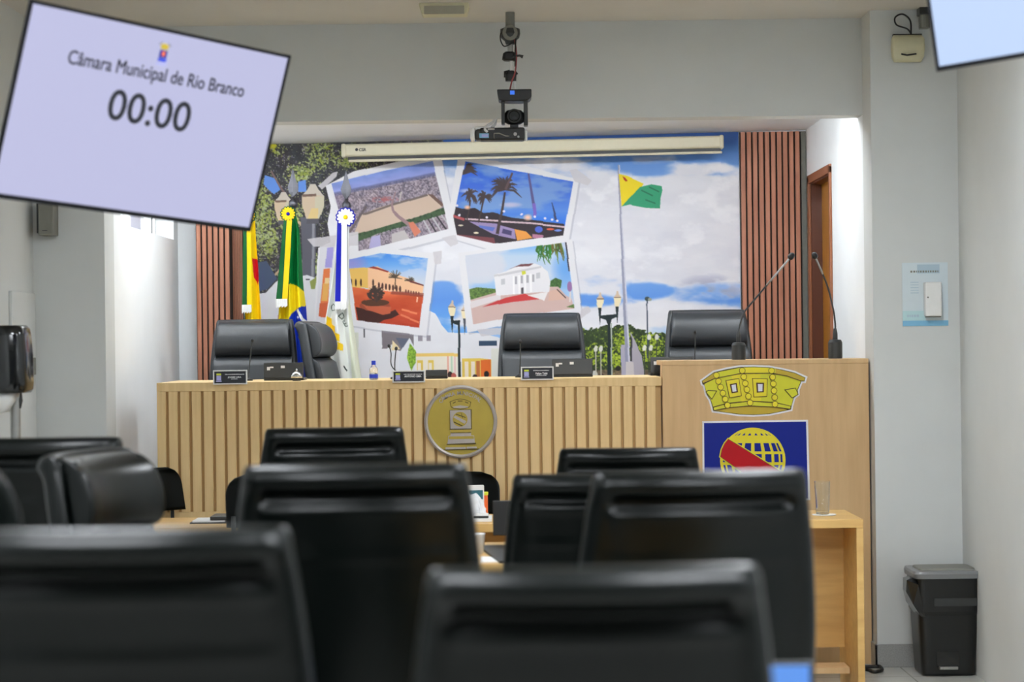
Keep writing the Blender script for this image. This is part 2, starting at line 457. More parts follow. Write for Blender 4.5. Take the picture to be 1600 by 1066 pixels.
tag(box('floor_dais', 'oak_dark', NL, NR, YH-.05, YB, 0.0, STAGE), kind='structure')
mb = MB(); mb.box(NR-.012, XR, YF-.012, YF, 0, .108).box(NR-.012, NR, YF-.012, YH-.06, 0, .108)
tag(mb.build('baseboard_right', 'granite', bev=.002), kind='structure')
mb = MB(); mb.box(XL, NL+.012, YF-.012, YF, 0, .108).box(NL, NL+.012, YF-.012, YH-.06, 0, .108)
tag(mb.build('baseboard_left', 'granite', bev=.002), kind='structure')
# a low flush service door in the left side wall
dv = thing('door_2', None, None, (XL, 0, 0)); dv['kind'] = 'structure'
MB().box(0, .016, 9.98, 10.46, .12, 1.80).build('door_leaf', 'wall', dv, .003)
MB().box(.016, .03, 10.36, 10.40, 1.42, 1.50).build('door_latch', 'grey_metal', dv, .003)

# ceiling lights of the hall (overhead, behind and before the viewer) and of the niche
def panel(name, x, y, z, sx, sy, m, label, group):
    t = thing(name, label, 'ceiling light', (x, y, z), group=group)
    mb = MB()
    for a in ((-sx/2-.03, sx/2+.03, -sy/2-.03, -sy/2), (-sx/2-.03, sx/2+.03, sy/2, sy/2+.03), (-sx/2-.03, -sx/2, -sy/2, sy/2), (sx/2, sx/2+.03, -sy/2, sy/2)): mb.box(*a, -.03, 0)
    mb.build('frame', 'white_plastic', t)
    MB().box(-sx/2, sx/2, -sy/2, sy/2, -.022, -.002).build('diffuser', m, t)
    return t
k = 2
for y in (2.4, 5.2, 7.9):
    for x, side in ((-1.1, 'left'), (1.1, 'right')):
        if y > 7 and x < 0: continue
        panel('ceiling_light', x, y, CEIL, 1.2 if y < 3 else .6, .6, 'led_panel', 'white ceiling light panel overhead, %s row, %s from the back of the hall' % (side, ('', 'first', 'second', 'third')[k//2]), 'hall ceiling lights')
        k += 1
# unseen light strip, added on the rear face of the header to brighten the mural
t = thing('mural_fill_strip', 'long unseen light strip added behind the header to brighten the mural', 'added light', (0, YH+.161, 2.648))
box('channel', 'white_plastic', -1.86, 1.65, 0, .012, -.026, .026, t)
box('diffuser', 'led_fill', -1.85, 1.64, .0121, .03, -.022, .022, t)
for x, s in ((-1.2, 'above the flags'), (-.1, 'above the middle chair'), (1.0, 'above the lectern')):
    panel('niche_light', x, 11.10, cz(x)-.012, .60, .18, 'led_niche', 'white light panel in the niche ceiling ' + s, 'niche ceiling lights')

panel('niche_light', -1.62, 11.75, cz(-1.85)-.006, .38, .5, 'led_square', 'square white light panel in the niche ceiling near the high window', 'niche ceiling lights')
# ------------------------------------------------------------------ printed mural on the niche back wall
def paint_mural():
    p = Pic(372, 200, 1166, 612, 2.4)
    n1 = p.noise(70, 5, 1, 1.6, 0.8); n2 = p.noise(26, 4, 2, 1.8, 0.7); n3 = p.noise(150, 4, 3, 1.5, 0.6)
    hf = p.noise(3.4, 3, 4); hf2 = p.noise(8, 3, 5); hf3 = p.noise(2.0, 2, 6); md = p.noise(22, 3, 7)
    white = np.array([223, 223, 231], np.float32)
    # sky with clouds
    sky = p.vgrad([(200, (28, 66, 130)), (222, (40, 84, 150)), (240, (86, 134, 204)), (290, (120, 160, 220)), (440, (112, 160, 226)), (470, (92, 146, 224)), (520, (104, 170, 236)), (560, (130, 190, 240))])
    p.a = sky.copy()
    bias = np.interp(p.Y, [200, 238, 258, 285, 330, 420, 445, 470, 485, 500, 512, 530], [-.5, -.22, -.02, .30, .55, .50, .12, -.02, .28, .32, .0, -.05])
    bias = bias - .22*p.soft(1120, 235, 70, 40) - .25*p.soft(1010, 262, 60, 14) - .45*p.soft(1010, 455, 45, 16) + .3*p.soft(1090, 262, 60, 12) - .5*p.soft(692, 475, 34, 46) - .2*p.soft(684, 440, 30, 40) + .5*p.soft(700, 410, 60, 30) - .35*p.soft(925, 470, 40, 14)
    cl = smooth(n1*.55+n2*.45+bias, .36, .70)
    tone = (n3[..., None]-.5)*24 + (n2[..., None]-.5)*14
    p.put(cl, white[None, None]+tone*np.array([1, 1, .8], np.float32))
    bill = p.noise(34, 5, 11, 1.5, .8, .6)
    p.put(cl*smooth(bill, .52, .70)*(p.Y < 440), (236, 236, 242), .7); p.put(cl*smooth(p.noise(60, 5, 12, 1.8, .7), .55, .72), (194, 196, 212), .22)
    p.put(p.soft(1110, 452, 60, 26)*smooth(n2, .46, .62), (150, 152, 182), .8)
    p.put(p.soft(1000, 250, 60, 8)*smooth(n2, .3, .5), (176, 178, 196), .6)
    # dark tree, upper left
    tree = p.mask([(372, 200), (545, 200), (690, 214), (700, 240), (640, 250), (560, 270), (520, 300), (512, 350), (520, 400), (505, 440), (480, 470), (440, 470), (372, 470)])
    base = np.stack([52+30*(hf2-.5)+14*(md-.5), 50+28*(hf2-.5), 56+30*(hf2-.5)], -1)
    p.put(tree, base)
    leafm = np.zeros_like(n1)
    for cx, cy, rx, ry in ((500, 245, 34, 34), (470, 272, 30, 20), (430, 228, 18, 16), (412, 350, 26, 70), (455, 340, 30, 30), (490, 420, 24, 40), (420, 375, 22, 40), (545, 250, 40, 20), (590, 238, 40, 12), (400, 300, 20, 30)):
        leafm = np.maximum(leafm, p.soft(cx, cy, rx, ry))
    l = tree*smooth(hf*.55+hf3*.25+md*.2+.24*leafm, .60, .74)
    p.put(l, np.stack([62+140*hf3, 80+130*hf3, 40+70*hf2], -1))
    p.put(tree*smooth(p.noise(2.4, 2, 21)+.14*leafm, .72, .84), (186, 196, 140), .8)
    p.put(tree*smooth(hf3+.12*md, .74, .84), (150, 142, 160), .7)
    p.put(p.soft(428, 227, 12, 13)*smooth(hf, .4, .55), (196, 190, 40))
    for pts in ([(414, 274), (430, 279), (438, 296), (428, 304), (420, 297), (412, 288)], [(466, 284), (478, 281), (479, 300), (466, 300)]): p.poly(pts, (98, 142, 220))
    p.line([(424, 268), (440, 295), (452, 312)], 3, (120, 96, 92)); p.line([(455, 400), (430, 430), (425, 440)], 3, (190, 160, 130))
    p.poly([(455, 350), (466, 350), (460, 440), (450, 460)], (70, 66, 74)); p.line([(466, 346), (485, 366)], 4, (200, 170, 140))
    # lamp heads and post of the left lantern
    p.poly([(470, 340), (494, 340), (492, 460), (474, 460)], (92, 92, 104)); p.line([(490, 345), (488, 460)], 4, (140, 140, 150))
    for cx, top, k in ((443, 300, .82), (489, 288, 1.0)):
        hw = 17.5*k
        p.poly([(cx-4*k, top), (cx+4*k, top), (cx+9*k, top+9*k), (cx+hw, top+18*k), (cx-hw, top+18*k), (cx-9*k, top+9*k)], (200, 190, 178))
        p.poly([(cx-hw, top+18*k), (cx+hw, top+18*k), (cx+hw*.98, top+34*k), (cx+10*k, top+54*k), (cx-10*k, top+54*k), (cx-hw*.98, top+34*k)], (208, 186, 160))
        p.poly([(cx+3, top+20*k), (cx+hw, top+18*k), (cx+hw*.98, top+34*k), (cx+10*k, top+54*k), (cx+3, top+54*k)], (204, 196, 172))
        p.poly([(cx-3*k, top+38*k), (cx+8*k, top+38*k), (cx+8*k, top+54*k), (cx-8*k, top+54*k)], (222, 196, 136))
        p.poly([(cx-hw+1, top+16*k), (cx+hw*.3, top+15*k), (cx+hw*.3, top+19*k), (cx-hw+1, top+20*k)], (120, 96, 84))
        p.poly([(cx-9*k, top+54*k), (cx+9*k, top+54*k), (cx+10*k, top+62*k), (cx-10*k, top+62*k)], (86, 84, 92))
    # building, lower left
    p.poly([(404, 410), (417, 408), (433, 436), (418, 452), (404, 456)], (70, 84, 112))
    wcol = np.stack([222+10*(md-.5), 222+10*(md-.5), 228+10*(md-.5)], -1)
    p.put(p.mask([(372, 462), (415, 458), (434, 438), (480, 430), (512, 442), (560, 500), (560, 612), (372, 612)]), wcol)
    p.poly([(434, 492), (440, 492), (440, 560), (434, 560)], (196, 120, 110), .6)
    p.poly([(484, 440), (496, 432), (492, 452), (486, 452)], (140, 150, 80)); p.poly([(478, 436), (484, 436), (484, 438), (478, 438)], (60, 60, 70))
    # white buildings, lower middle
    p.put(p.mask([(548, 500), (672, 486), (680, 490), (684, 496), (690, 508), (700, 520), (745, 520), (790, 530), (790, 612), (548, 612)]), wcol+6)
    p.poly([(548, 520), (560, 520), (560, 612), (548, 612)], (216, 220, 208))
    p.poly([(568, 514), (570, 514), (570, 528), (568, 528)], (40, 40, 50))
    p.poly([(596, 516), (646, 521), (646, 546), (630, 550), (613, 545), (597, 545)], (120, 112, 118)); p.poly([(618, 528), (640, 530), (628, 546)], (92, 98, 116))
    p.poly([(592, 548), (604, 546), (612, 538), (622, 548), (622, 600), (592, 600)], (226, 226, 232)); p.poly([(613, 532), (626, 546), (612, 548)], (232, 214, 170))
    p.poly([(624, 552), (640, 528), (648, 545), (648, 600), (622, 600)], (222, 224, 232))
    tm = p.mask([(640, 536), (650, 548), (653, 562), (646, 572), (643, 580), (640, 572), (636, 560)])
    p.put(tm, np.stack([70+120*hf3, 110+120*hf3, 30+50*hf3], -1))
    for x in (653, 666): p.poly([(x, 524), (x+7, 524), (x+7, 533), (x, 533)], (150, 144, 156))
    p.poly([(650, 552), (716, 552), (716, 557), (650, 557)], (236, 200, 110)); p.poly([(650, 557), (716, 557), (716, 600), (650, 600)], (236, 228, 214))
    for x in (652, 669): p.poly([(x, 563), (x+9, 563), (x+9, 600), (x, 600)], (226, 196, 90)); p.poly([(x+1, 567), (x+6, 567), (x+6, 600), (x+1, 600)], (240, 230, 214))
    for x, c in ((700, (230, 160, 140)), (706, (180, 210, 180)), (711, (230, 190, 190))): p.line([(x, 557), (x, 600)], 2, c)
    p.poly([(722, 560), (750, 560), (768, 562), (768, 600), (722, 600)], (226, 196, 90))
    for x in (726, 736): p.poly([(x, 565), (x+6, 565), (x+6, 600), (x, 600)], (240, 226, 208))
    p.poly([(744, 564), (750, 564), (750, 600), (744, 600)], (190, 110, 60)); p.poly([(751, 563), (767, 562), (767, 600), (751, 600)], (226, 112, 46))
    p.poly([(748, 533), (776, 533), (776, 541), (748, 541)], (48, 70, 96)); p.poly([(768, 545), (786, 545), (786, 600), (768, 600)], (222, 222, 214))
    for x, y, c in ((703, 586, (50, 30, 30)), (709, 588, (180, 90, 80)), (742, 590, (60, 40, 40)), (760, 585, (40, 34, 36))): p.ell(x, y, 4, 5, c)
    # trees, lower right
    tr = np.zeros((p.h, p.w), bool)
    top = np.interp(p.X, [895, 905, 930, 955, 975, 990, 1005, 1030, 1045, 1060], [522, 514, 513, 510, 506, 510, 516, 524, 524, 540]) + (hf2-.5)*16
    tr = (p.Y > top) & (p.X > 880) & (p.X < 1166)
    p.put(tr, np.stack([30+40*hf, 44+46*hf, 26+20*hf], -1))
    yel = np.maximum.reduce([p.soft(975, 545, 20, 40), p.soft(955, 560, 30, 30), p.soft(925, 555, 22, 24), p.soft(1015, 545, 28, 36), p.soft(1028, 575, 16, 30)])
    p.put(tr*smooth(hf*.5+hf3*.3+md*.2+.24*yel, .60, .76), np.stack([70+140*hf3, 92+140*hf3, 20+50*hf3], -1))
    p.put(((p.Y > 578) & (p.X > 900) & (p.X < 1166)), np.stack([130+90*(hf-.5), 104+60*(hf-.5), 90+60*(hf-.5)], -1), .75)
    for x, y, c in ((929, 585, (206, 206, 200)), (940, 588, (60, 40, 40)), (966, 576, (34, 34, 30)), (998, 582, (150, 130, 206)), (997, 574, (40, 30, 34))): p.ell(x, y, 4.5, 6 if c[0] > 100 else 4, c)
    # monument, flag pole, flag
    p.poly([(985, 519), (991, 530), (1003, 556), (1007, 585), (1007, 592), (985, 592)], (174, 168, 180)); p.poly([(970, 539), (978, 539), (980, 590), (971, 590)], (176, 172, 190)); p.poly([(985, 524), (988, 530), (988, 565), (985, 565)], (60, 60, 66))
    p.line([(966.5, 258), (982, 590)], [3.0, 8.0], (150, 152, 176)); p.line([(967.6, 258), (984.6, 590)], [1.2, 3.0], (206, 206, 220)); p.poly([(978, 566), (990, 566), (991, 592), (978, 592)], (206, 200, 200))
    p.poly([(967, 272), (980, 275), (1006, 287), (1000, 296), (985, 310), (971, 323)], (232, 208, 24))
    p.poly([(1000, 292), (1018, 288), (1034, 291), (1035, 298), (1032, 310), (1031, 326), (1010, 325), (984, 320), (971, 323), (984, 309)], (44, 150, 108))
    for a in ([(1002, 297), (1020, 306)], [(1008, 312), (1024, 318)], [(1014, 292), (1030, 300)]): p.line(a, 2.2, (26, 108, 78))
    p.poly([(973, 276), (977, 278), (981, 283), (978, 284), (975, 281)], (170, 40, 20))
    # lamps
    def lantern(cx, top, k, post):
        p.poly([(cx-1.2*k, top), (cx+1.2*k, top), (cx+2*k, top+5*k), (cx+6*k, top+10*k), (cx-6*k, top+10*k), (cx-2*k, top+5*k)], (214, 190, 164))
        p.poly([(cx-6*k, top+10*k), (cx+6*k, top+10*k), (cx+5*k, top+18*k), (cx+3*k, top+24*k), (cx-3*k, top+24*k), (cx-5*k, top+18*k)], (240, 226, 190))
        p.poly([(cx-5.6*k, top+9.4*k), (cx+5.6*k, top+9.4*k), (cx+5.6*k, top+11*k), (cx-5.6*k, top+11*k)], (110, 92, 80))
        p.poly([(cx-2.6*k, top+24*k), (cx+2.6*k, top+24*k), (cx+1.6*k, top+36*k), (cx, top+52*k), (cx-1.6*k, top+36*k)], post)
    dk = (26, 40, 44)
    lantern(937.5, 457, 1, dk); lantern(964.5, 455, 1, dk)
    p.poly([(938, 493), (965, 491), (965, 495), (956, 499), (954, 506), (949, 506), (947, 500), (938, 497)], dk); p.line([(951.5, 500), (952, 590)], [4, 6], dk); p.line([(955, 505), (956, 590)], 2, (170, 178, 170))
    lantern(706.5, 470, 1, dk); p.poly([(706, 501), (719, 500), (719, 503), (716, 508), (706, 505)], dk); p.line([(717, 503), (718, 590)], [3, 4.4], dk)
    lantern(726, 476, .9, (80, 84, 96))
    p.line([(1011, 466), (1012, 560)], 2, (46, 60, 84)); p.ell(1011, 467, 4, 3.4, (56, 70, 70)); p.ell(1015, 468, 3, 2.4, (150, 156, 146))
    for x, t in ((1014, 523), (1026, 523), (1007, 540), (1017, 540), (931, 541), (939, 541)):
        p.ell(x, t+4, 3, 5, (224, 224, 214)); p.line([(x, t+8), (x, 590)], 1.6, (60, 66, 60) if x > 1000 else (200, 196, 180))
    # taped photographs
    fr = (228, 227, 232)
    def shadow(pts):
        p.poly([(x+2.5, y+3) for x, y in pts], (150, 150, 165), .35)
    # 1: aerial view of the river town
    o1 = [(509, 290), (553, 268), (622, 252.5), (689, 243), (713, 368), (640, 386), (545, 408), (528, 372)]
    shadow(o1); p.poly(o1, fr)
    in1 = p.mask([(518, 286.6), (600, 267), (676, 251.4), (701, 358), (620, 378), (546, 396)])
    p.clip = in1.astype(np.float32)
    d = p.Y + .20*(p.X-600)        # height along the tilted picture
    def band(d0, d1): return smooth(d, d0-1, d0+1)*(1-smooth(d, d1-1, d1+1))
    p.put(band(200, 300), np.stack([np.interp(d, [255, 290], [104, 158]), np.interp(d, [255, 290], [140, 162]), np.interp(d, [255, 290], [214, 220])], -1)+(n2[..., None]-.5)*50)
    city = np.stack([142+130*(hf3-.5)+60*(hf2-.5), 130+120*(hf3-.5)+50*(hf2-.5), 142+120*(hf3-.5)+40*(hf2-.5)], -1)
    p.put(band(287, 460), city); p.put(band(285, 291), (86, 92, 140), .6)
    p.put(band(288, 320)*smooth(560-p.X, 0, 60), (130, 116, 150), .6)
    p.put(p.soft(600, 312, 28, 6)*smooth(hf, .4, .6), (170, 100, 104))
    p.poly([(566, 334), (590, 325), (611, 319), (640, 311), (667, 303), (676, 309), (692, 322), (681, 330), (666, 336), (640, 343), (621, 349), (590, 357), (552, 369)], (204, 180, 162))
    p.poly([(566, 334), (611, 319), (667, 303), (669, 306), (612, 322), (568, 337)], (92, 80, 80), .8)
    p.poly([(668, 303), (676, 304), (694, 320), (690, 323)], (110, 84, 76))
    p.poly([(549, 368), (590, 357), (622, 348), (645, 341), (668, 334), (684, 327), (696, 324), (698, 334), (668, 343), (640, 352), (615, 358), (590, 365), (545, 384)], np.array((62, 88, 58)))
    p.put(p.mask([(549, 368), (622, 348), (696, 324), (698, 334), (640, 352), (545, 384)])*smooth(hf, .5, .65), (40, 62, 42), .8)
    p.line([(618, 300), (612, 320), (614, 330), (622, 338), (640, 352), (652, 362)], [2, 3, 4, 5, 6, 8], (152, 124, 128)); p.line([(627, 300), (624, 316)], 2, (190, 180, 176))
    p.poly([(638, 348), (646, 346), (658, 362), (648, 370)], (206, 122, 98))
    p.line([(572, 322), (558, 346), (540, 372)], 4, (104, 92, 96)); p.poly([(580, 370), (594, 367), (595, 386), (576, 388)], (176, 170, 212)); p.poly([(612, 366), (632, 360), (640, 374), (612, 380)], (190, 184, 186))
    for i in range(5): p.line([(662+7*i, 344-i*2), (674+8*i, 366-i*2)], 2.4, (58, 54, 60) if i % 2 else (186, 184, 190))
    p.clip = None
    p.poly([(689, 252), (706, 250), (702, 300), (697, 300)], (120, 160, 220), .0)
    # 2: bridge at dusk
    o2 = [(715, 248), (740, 247), (820, 259), (905, 281), (888, 381), (770, 392), (702, 371), (700, 340)]
    shadow(o2); p.poly(o2, fr)
    in2 = p.mask([(727, 252), (896, 284), (880, 368), (772, 381), (714, 367), (708.5, 338)])
    p.clip = in2.astype(np.float32)
    p.put(in2, p.vgrad([(250, (36, 92, 206)), (300, (60, 104, 206)), (330, (84, 134, 216)), (350, (40, 110, 220))]))
    p.put(smooth(n2*.6+n1*.4+.25*p.soft(850, 300, 60, 40)+.2*p.soft(790, 320, 60, 10), .52, .70), (128, 160, 206), .75)
    p.put(p.soft(798, 320, 20, 5), (214, 196, 210), .7); p.put(p.soft(730, 298, 16, 4), (206, 206, 220), .7)
    p.poly([(708, 322), (722, 326), (742, 325), (755, 333), (770, 332), (800, 340), (882, 350), (882, 372), (772, 384), (708, 370)], (46, 36, 44))
    p.line([(728, 342), (770, 345), (830, 349), (884, 355)], 2.6, (206, 180, 186)); p.line([(708, 337), (726, 343)], 4, (176, 80, 84))
    p.poly([(733, 346), (776, 350), (804, 358), (806, 374), (770, 366)], (150, 132, 176)); p.poly([(748, 352), (774, 356), (770, 362), (750, 356)], (90, 110, 190)); p.poly([(786, 357), (800, 361), (799, 368), (784, 364)], (66, 58, 100))
    p.poly([(804, 358), (822, 362), (832, 372), (808, 376)], (226, 150, 70)); p.poly([(832, 366), (850, 368), (846, 374), (832, 372)], (180, 120, 150)); p.ell(842, 359, 6, 5, (70, 96, 200)); p.ell(860, 358, 6, 1.6, (216, 90, 60)); p.ell(872, 360, 6, 1.6, (110, 140, 220))
    p.poly([(714, 366), (772, 372), (774, 382), (714, 370)], (112, 56, 64))
    p.line([(826, 271), (836, 336)], [3, 5], (86, 80, 130)); p.line([(834, 318), (836, 338)], 5, (120, 96, 190)); p.line([(862, 316), (869, 344)], [1.4, 4], (50, 60, 100))
    br_ = (66, 52, 52)
    for pts, w in (([(777, 366), (784, 330), (789, 300)], [5, 4, 3]), ([(730, 344), (735, 312)], 2.4), ([(748, 348), (755, 312)], 2.4)): p.line(pts, w, br_)
    rng = random.Random(3)
    for cx, cy, R, k in ((789, 296, 29, 26), (735, 304, 15, 20), (757, 308, 14, 18), (724, 272, 32, 26)):
        for i in range(k):
            a = rng.uniform(-.3, 3.5) if R > 15 else rng.uniform(0, 6.28)
            L = R*rng.uniform(.6, 1.0)
            mxx, mxy = cx+math.cos(a)*L*.55, cy-math.sin(a)*L*.55
            p.line([(cx, cy), (mxx, mxy-2), (cx+math.cos(a)*L, cy-math.sin(a)*L+R*.22)], [2.8, 3.6, .8], br_, .9)
    p.line([(790, 296), (801, 270)], [4, 3], (92, 70, 72))
    for x, y in ((815, 335), (836, 339), (787, 330), (761, 340), (852, 341), (863, 343), (871, 345), (718, 336), (714, 321)): p.ell(x, y, 2, 1.8, (230, 224, 236))
    p.put(p.soft(825, 340, 8, 6), (250, 200, 170)); p.put(p.soft(730, 324, 6, 4), (250, 190, 150)); p.ell(720, 352, 4, 1.2, (220, 210, 190)); p.ell(744, 364, 4, 1.4, (230, 220, 190))
    p.clip = None
    # 3: plaza with ochre building
    o3 = [(541, 400), (594, 388), (682, 396), (666, 525), (600, 517), (549, 509)]
    shadow(o3); p.poly(o3, fr)
    in3 = p.mask([(544, 406), (594, 395.5), (669, 403.7), (655, 512), (557.5, 500.8)])
    p.clip = in3.astype(np.float32)
    p.put(in3, p.vgrad([(396, (62, 136, 226)), (415, (110, 166, 230)), (440, (206, 214, 226))])); p.put(in3*smooth(n2, .5, .65)*.6, (200, 208, 226))
    p.put(p.soft(548, 412, 30, 16), (150, 140, 206), .8)
    p.poly([(544, 420), (575, 418), (575, 450), (548, 450)], (228, 184, 96)); p.poly([(575, 418), (590, 416), (610, 426), (640, 436), (662, 446), (660, 460), (575, 452)], (238, 190, 150))
    p.poly([(575, 418), (584, 416), (608, 424), (606, 426), (590, 421)], (150, 50, 40)); p.poly([(636, 436), (662, 445), (662, 447), (634, 439)], (110, 50, 50))
    for x in (549, 556, 564, 583): p.ell(x, 442, 1.5, 6, (70, 40, 30))
    for i in range(7): p.ell(592+5.5*i, 446+1.0*i, 1.7, 5, (80, 46, 40))
    for i in range(6): p.ell(634+4*i, 456+.6*i, 1.4, 3.4, (120, 66, 60))
    p.put((p.Y > np.interp(p.X, [545, 575, 662], [448, 452, 461])).astype(np.float32), p.vgrad([(450, (214, 104, 60)), (475, (200, 82, 46)), (510, (176, 52, 28))])+(n2[..., None]-.5)*50)
    p.put(p.mask([(612, 455), (662, 458), (662, 464), (610, 460)]), (130, 60, 50), .7)
    p.line([(628, 484), (652, 490)], 3, (226, 130, 90)); p.line([(626, 492), (655, 504)], 3, (220, 120, 84)); p.line([(652, 464), (651, 472)], 2, (240, 190, 160))
    p.poly([(556, 480), (575, 484), (600, 492), (618, 484), (624, 492), (612, 498), (600, 500), (590, 506), (560, 502)], (66, 30, 26))
    p.ell(586, 478, 24, 8, (150, 70, 48)); p.poly([(564, 474), (612, 480), (610, 490), (598, 492), (575, 484)], (190, 92, 62)); p.ell(586, 473, 22, 5.4, (84, 52, 34))
    p.put((p.soft(587, 458, 14, 12) > 0)*smooth(hf+.3*p.soft(587, 458, 14, 12), .45, .6), (62, 46, 40)); p.line([(588, 460), (588, 472)], 4, (70, 50, 44))
    for i in range(12):
        a = rng.uniform(-.2, 3.4); p.line([(618, 434), (618+math.cos(a)*11, 434-math.sin(a)*12)], [2, .8], (84, 70, 56))
        a = rng.uniform(-.2, 3.4); p.line([(640, 438), (640+math.cos(a)*8, 438-math.sin(a)*6)], [1.6, .8], (84, 70, 56))
    p.line([(618, 434), (617, 452)], 1.6, (90, 64, 50))
    p.clip = None
    # 4: white palace with the red steps
    o4 = [(716, 395), (800, 384), (894, 374), (909, 490), (830, 500), (730, 520)]
    shadow(o4); p.poly(o4, fr)
    in4 = p.mask([(726.6, 399.3), (885, 378.5), (898, 482.5), (820, 492), (739.4, 507)])
    p.clip = in4.astype(np.float32)
    p.put(in4, p.vgrad([(378, (90, 160, 230)), (400, (186, 206, 228)), (430, (200, 212, 230)), (450, (150, 190, 230))])); p.put(in4*smooth(n1+.2*p.soft(760, 420, 40, 26), .44, .6)*.8, (214, 214, 224)); p.put(p.soft(885, 420, 26, 34), (84, 150, 226), .8)
    p.put(p.mask([(733, 452), (745, 449), (775, 452), (775, 464), (734, 470)]), np.stack([50+70*hf3, 74+80*hf3, 40+30*hf3], -1))
    p.put(p.mask([(858, 440), (868, 434), (878, 438), (876, 450), (860, 454)]), np.stack([40+50*hf3, 66+70*hf3, 34+30*hf3], -1))
    p.poly([(730, 470), (780, 456), (860, 448), (872, 448), (884, 462), (892, 466), (900, 490), (738, 508)], (206, 176, 170)); p.poly([(735, 471), (782, 460), (782, 468), (737, 482)], (222, 214, 216))
    p.poly([(772, 430), (790, 424), (808, 416), (836, 412), (846, 416), (856, 424), (860, 440), (858, 456), (775, 462)], (232, 230, 234)); p.poly([(792, 422), (814, 413), (834, 412), (828, 416), (806, 417)], (110, 60, 66)); p.poly([(772, 430), (800, 424), (846, 416), (846, 419), (800, 428), (772, 433)], (204, 202, 208))
    for x, y in ((786, 440), (841, 431)): p.poly([(x-3, y-4), (x+3, y-5), (x+3, y+4), (x-3, y+5)], (196, 196, 202))
    for i in range(4): p.poly([(801+9*i, 431-i), (804+9*i, 431-i), (804+9*i, 460-i), (801+9*i, 460-i)], (246, 244, 246)); p.poly([(804.5+9*i, 432-i), (808+9*i, 432-i), (808+9*i, 444-i), (804.5+9*i, 444-i)], (170, 168, 176))
    p.poly([(814, 450), (818, 449), (818, 459), (814, 459)], (76, 70, 76)); p.poly([(815, 424), (821, 423), (822, 428), (816, 430)], (206, 206, 60))
    p.poly([(782, 468), (790, 465), (820, 459), (826, 462), (843, 468), (800, 472), (754, 480)], (194, 56, 58)); p.poly([(824, 462), (856, 456), (850, 470)], (236, 232, 232)); p.poly([(858, 455), (870, 452), (884, 468), (856, 470)], (214, 176, 160))
    p.line([(870, 452), (884, 466)], 1.6, (90, 70, 66)); p.ell(890, 448, 4, 8, (150, 110, 160)); p.line([(891, 456), (890, 472)], 2.4, (220, 210, 206)); p.poly([(885, 480), (900, 474), (900, 482)], (90, 120, 60))
    for i in range(26):
        x0 = rng.uniform(842, 878); L = rng.uniform(14, 34); p.line([(x0, 376), (x0+rng.uniform(-6, 6), 380+L*.5), (x0+rng.uniform(-9, 9), 380+L)], [2.6, 2.6, .6], (rng.randint(36, 110), rng.randint(76, 136), 40))
    p.line([(884, 378), (890, 424)], 3, (52, 44, 60))
    p.clip = None
    # strip of a fifth print, far left
    p.poly([(497, 388), (512, 380), (560, 366), (560, 395), (524, 400), (524, 380), (528, 385), (520, 500), (491, 500)], fr)
    p.poly([(500, 385), (528, 383), (518, 500), (494, 500)], (218, 217, 224))
    p.poly([(511, 387), (521, 386), (519, 418), (508, 418)], (160, 152, 214)); p.poly([(506, 420), (516, 419), (511, 496), (498, 495)], (222, 120, 70)); p.poly([(505, 442), (514, 442), (511, 470), (502, 470)], (226, 170, 90)); p.poly([(500, 474), (513, 472), (510, 496), (498, 495)], (204, 96, 58))
    p.poly([(508, 434), (515, 434), (514, 443), (507, 443)], (236, 206, 150))
    # tape
    for pts in ([(497, 291), (520, 270), (528, 268), (526, 276), (503, 296)], [(690, 372), (712, 367), (716, 380), (704, 386)], [(890, 266), (900, 264), (925, 282), (918, 290), (898, 284)], [(480, 374), (560, 362), (560, 384), (490, 386)], [(676, 394), (690, 392), (690, 412), (680, 414)], [(908, 484), (920, 478), (924, 486), (906, 500)], [(745, 515), (790, 512), (790, 522), (752, 526)]): p.poly(pts, (206, 202, 208), .9)
    p.down(2)
    return p
pic = paint_mural()
MX0, MX1, MY = -1.524, 1.312, YB-.012
MZ0, MZ1 = STAGE, 2.736
# vertex lattice: as fine as the painting where the photograph shows it
gx = np.arange(MX0, MX1+1e-6, MY/F/1.2); gz = np.concatenate([[MZ0], np.arange(1.26, MZ1, MY/F/1.2)])
GX, GZ = np.meshgrid(gx, gz[::-1])
U = GX/MY*F; V = (EYE-GZ)/MY*F
pxx = (U+ROLL*V)/(1+ROLL**2)+800; pyy = (V-ROLL*U)/(1+ROLL**2)+533
P = np.stack([GX, np.full_like(GX, MY), np.minimum(GZ, 2.685+(GX-NL)*.0147-.001)], -1)
o = grid_obj('wall_mural', P, pic.sample(pxx, pyy), 'print', smooth_=False)
tag(o, 'printed photo mural of sky, town views and flag covering the back wall', 'mural')

# ------------------------------------------------------------------ slat panels
def slat_panel(name, label, x0, x1, n, yfront, yback, edge=None, ret=False):
    cx = (x0+x1)/2
    t = thing(name, label, 'wall panel', (cx, yfront, STAGE))
    zt = lambda: cz(x0) - STAGE - .004
    box('backing', 'slat_back', x0-cx, x1-cx, .016, yback-yfront-.002, 0, zt(), t)
    pitch = (x1-x0-(edge or 0))/n
    for i in range(n):
        a = x0-cx+pitch*i
        box('slat', 'slat', a+pitch*.15, a+pitch*.86, 0, .017, 0, zt(), t, .002)
    if edge: box('edge_profile', 'grey_edge', x1-cx-edge+.004, x1-cx, .002, .03, 0, zt(), t)
    if ret:
        k = 6; w_ = .058; yo = yback-yfront
        box('return_backing', 'slat_back', x1-cx+.001, x1-cx+w_, yo-.04, yo-.002, 0, zt(), t)
        for i in range(k):
            box('narrow_slat', 'slat', x1-cx+w_/k*(i+.12), x1-cx+w_/k*(i+.8), yo-.052, yo-.0401, 0, zt(), t, .001)
    return t
slat_panel('slat_panel', 'tall red-brown slat panel right of the mural', 1.314, NR-.004, 10, YB-.035, YB, edge=.032)
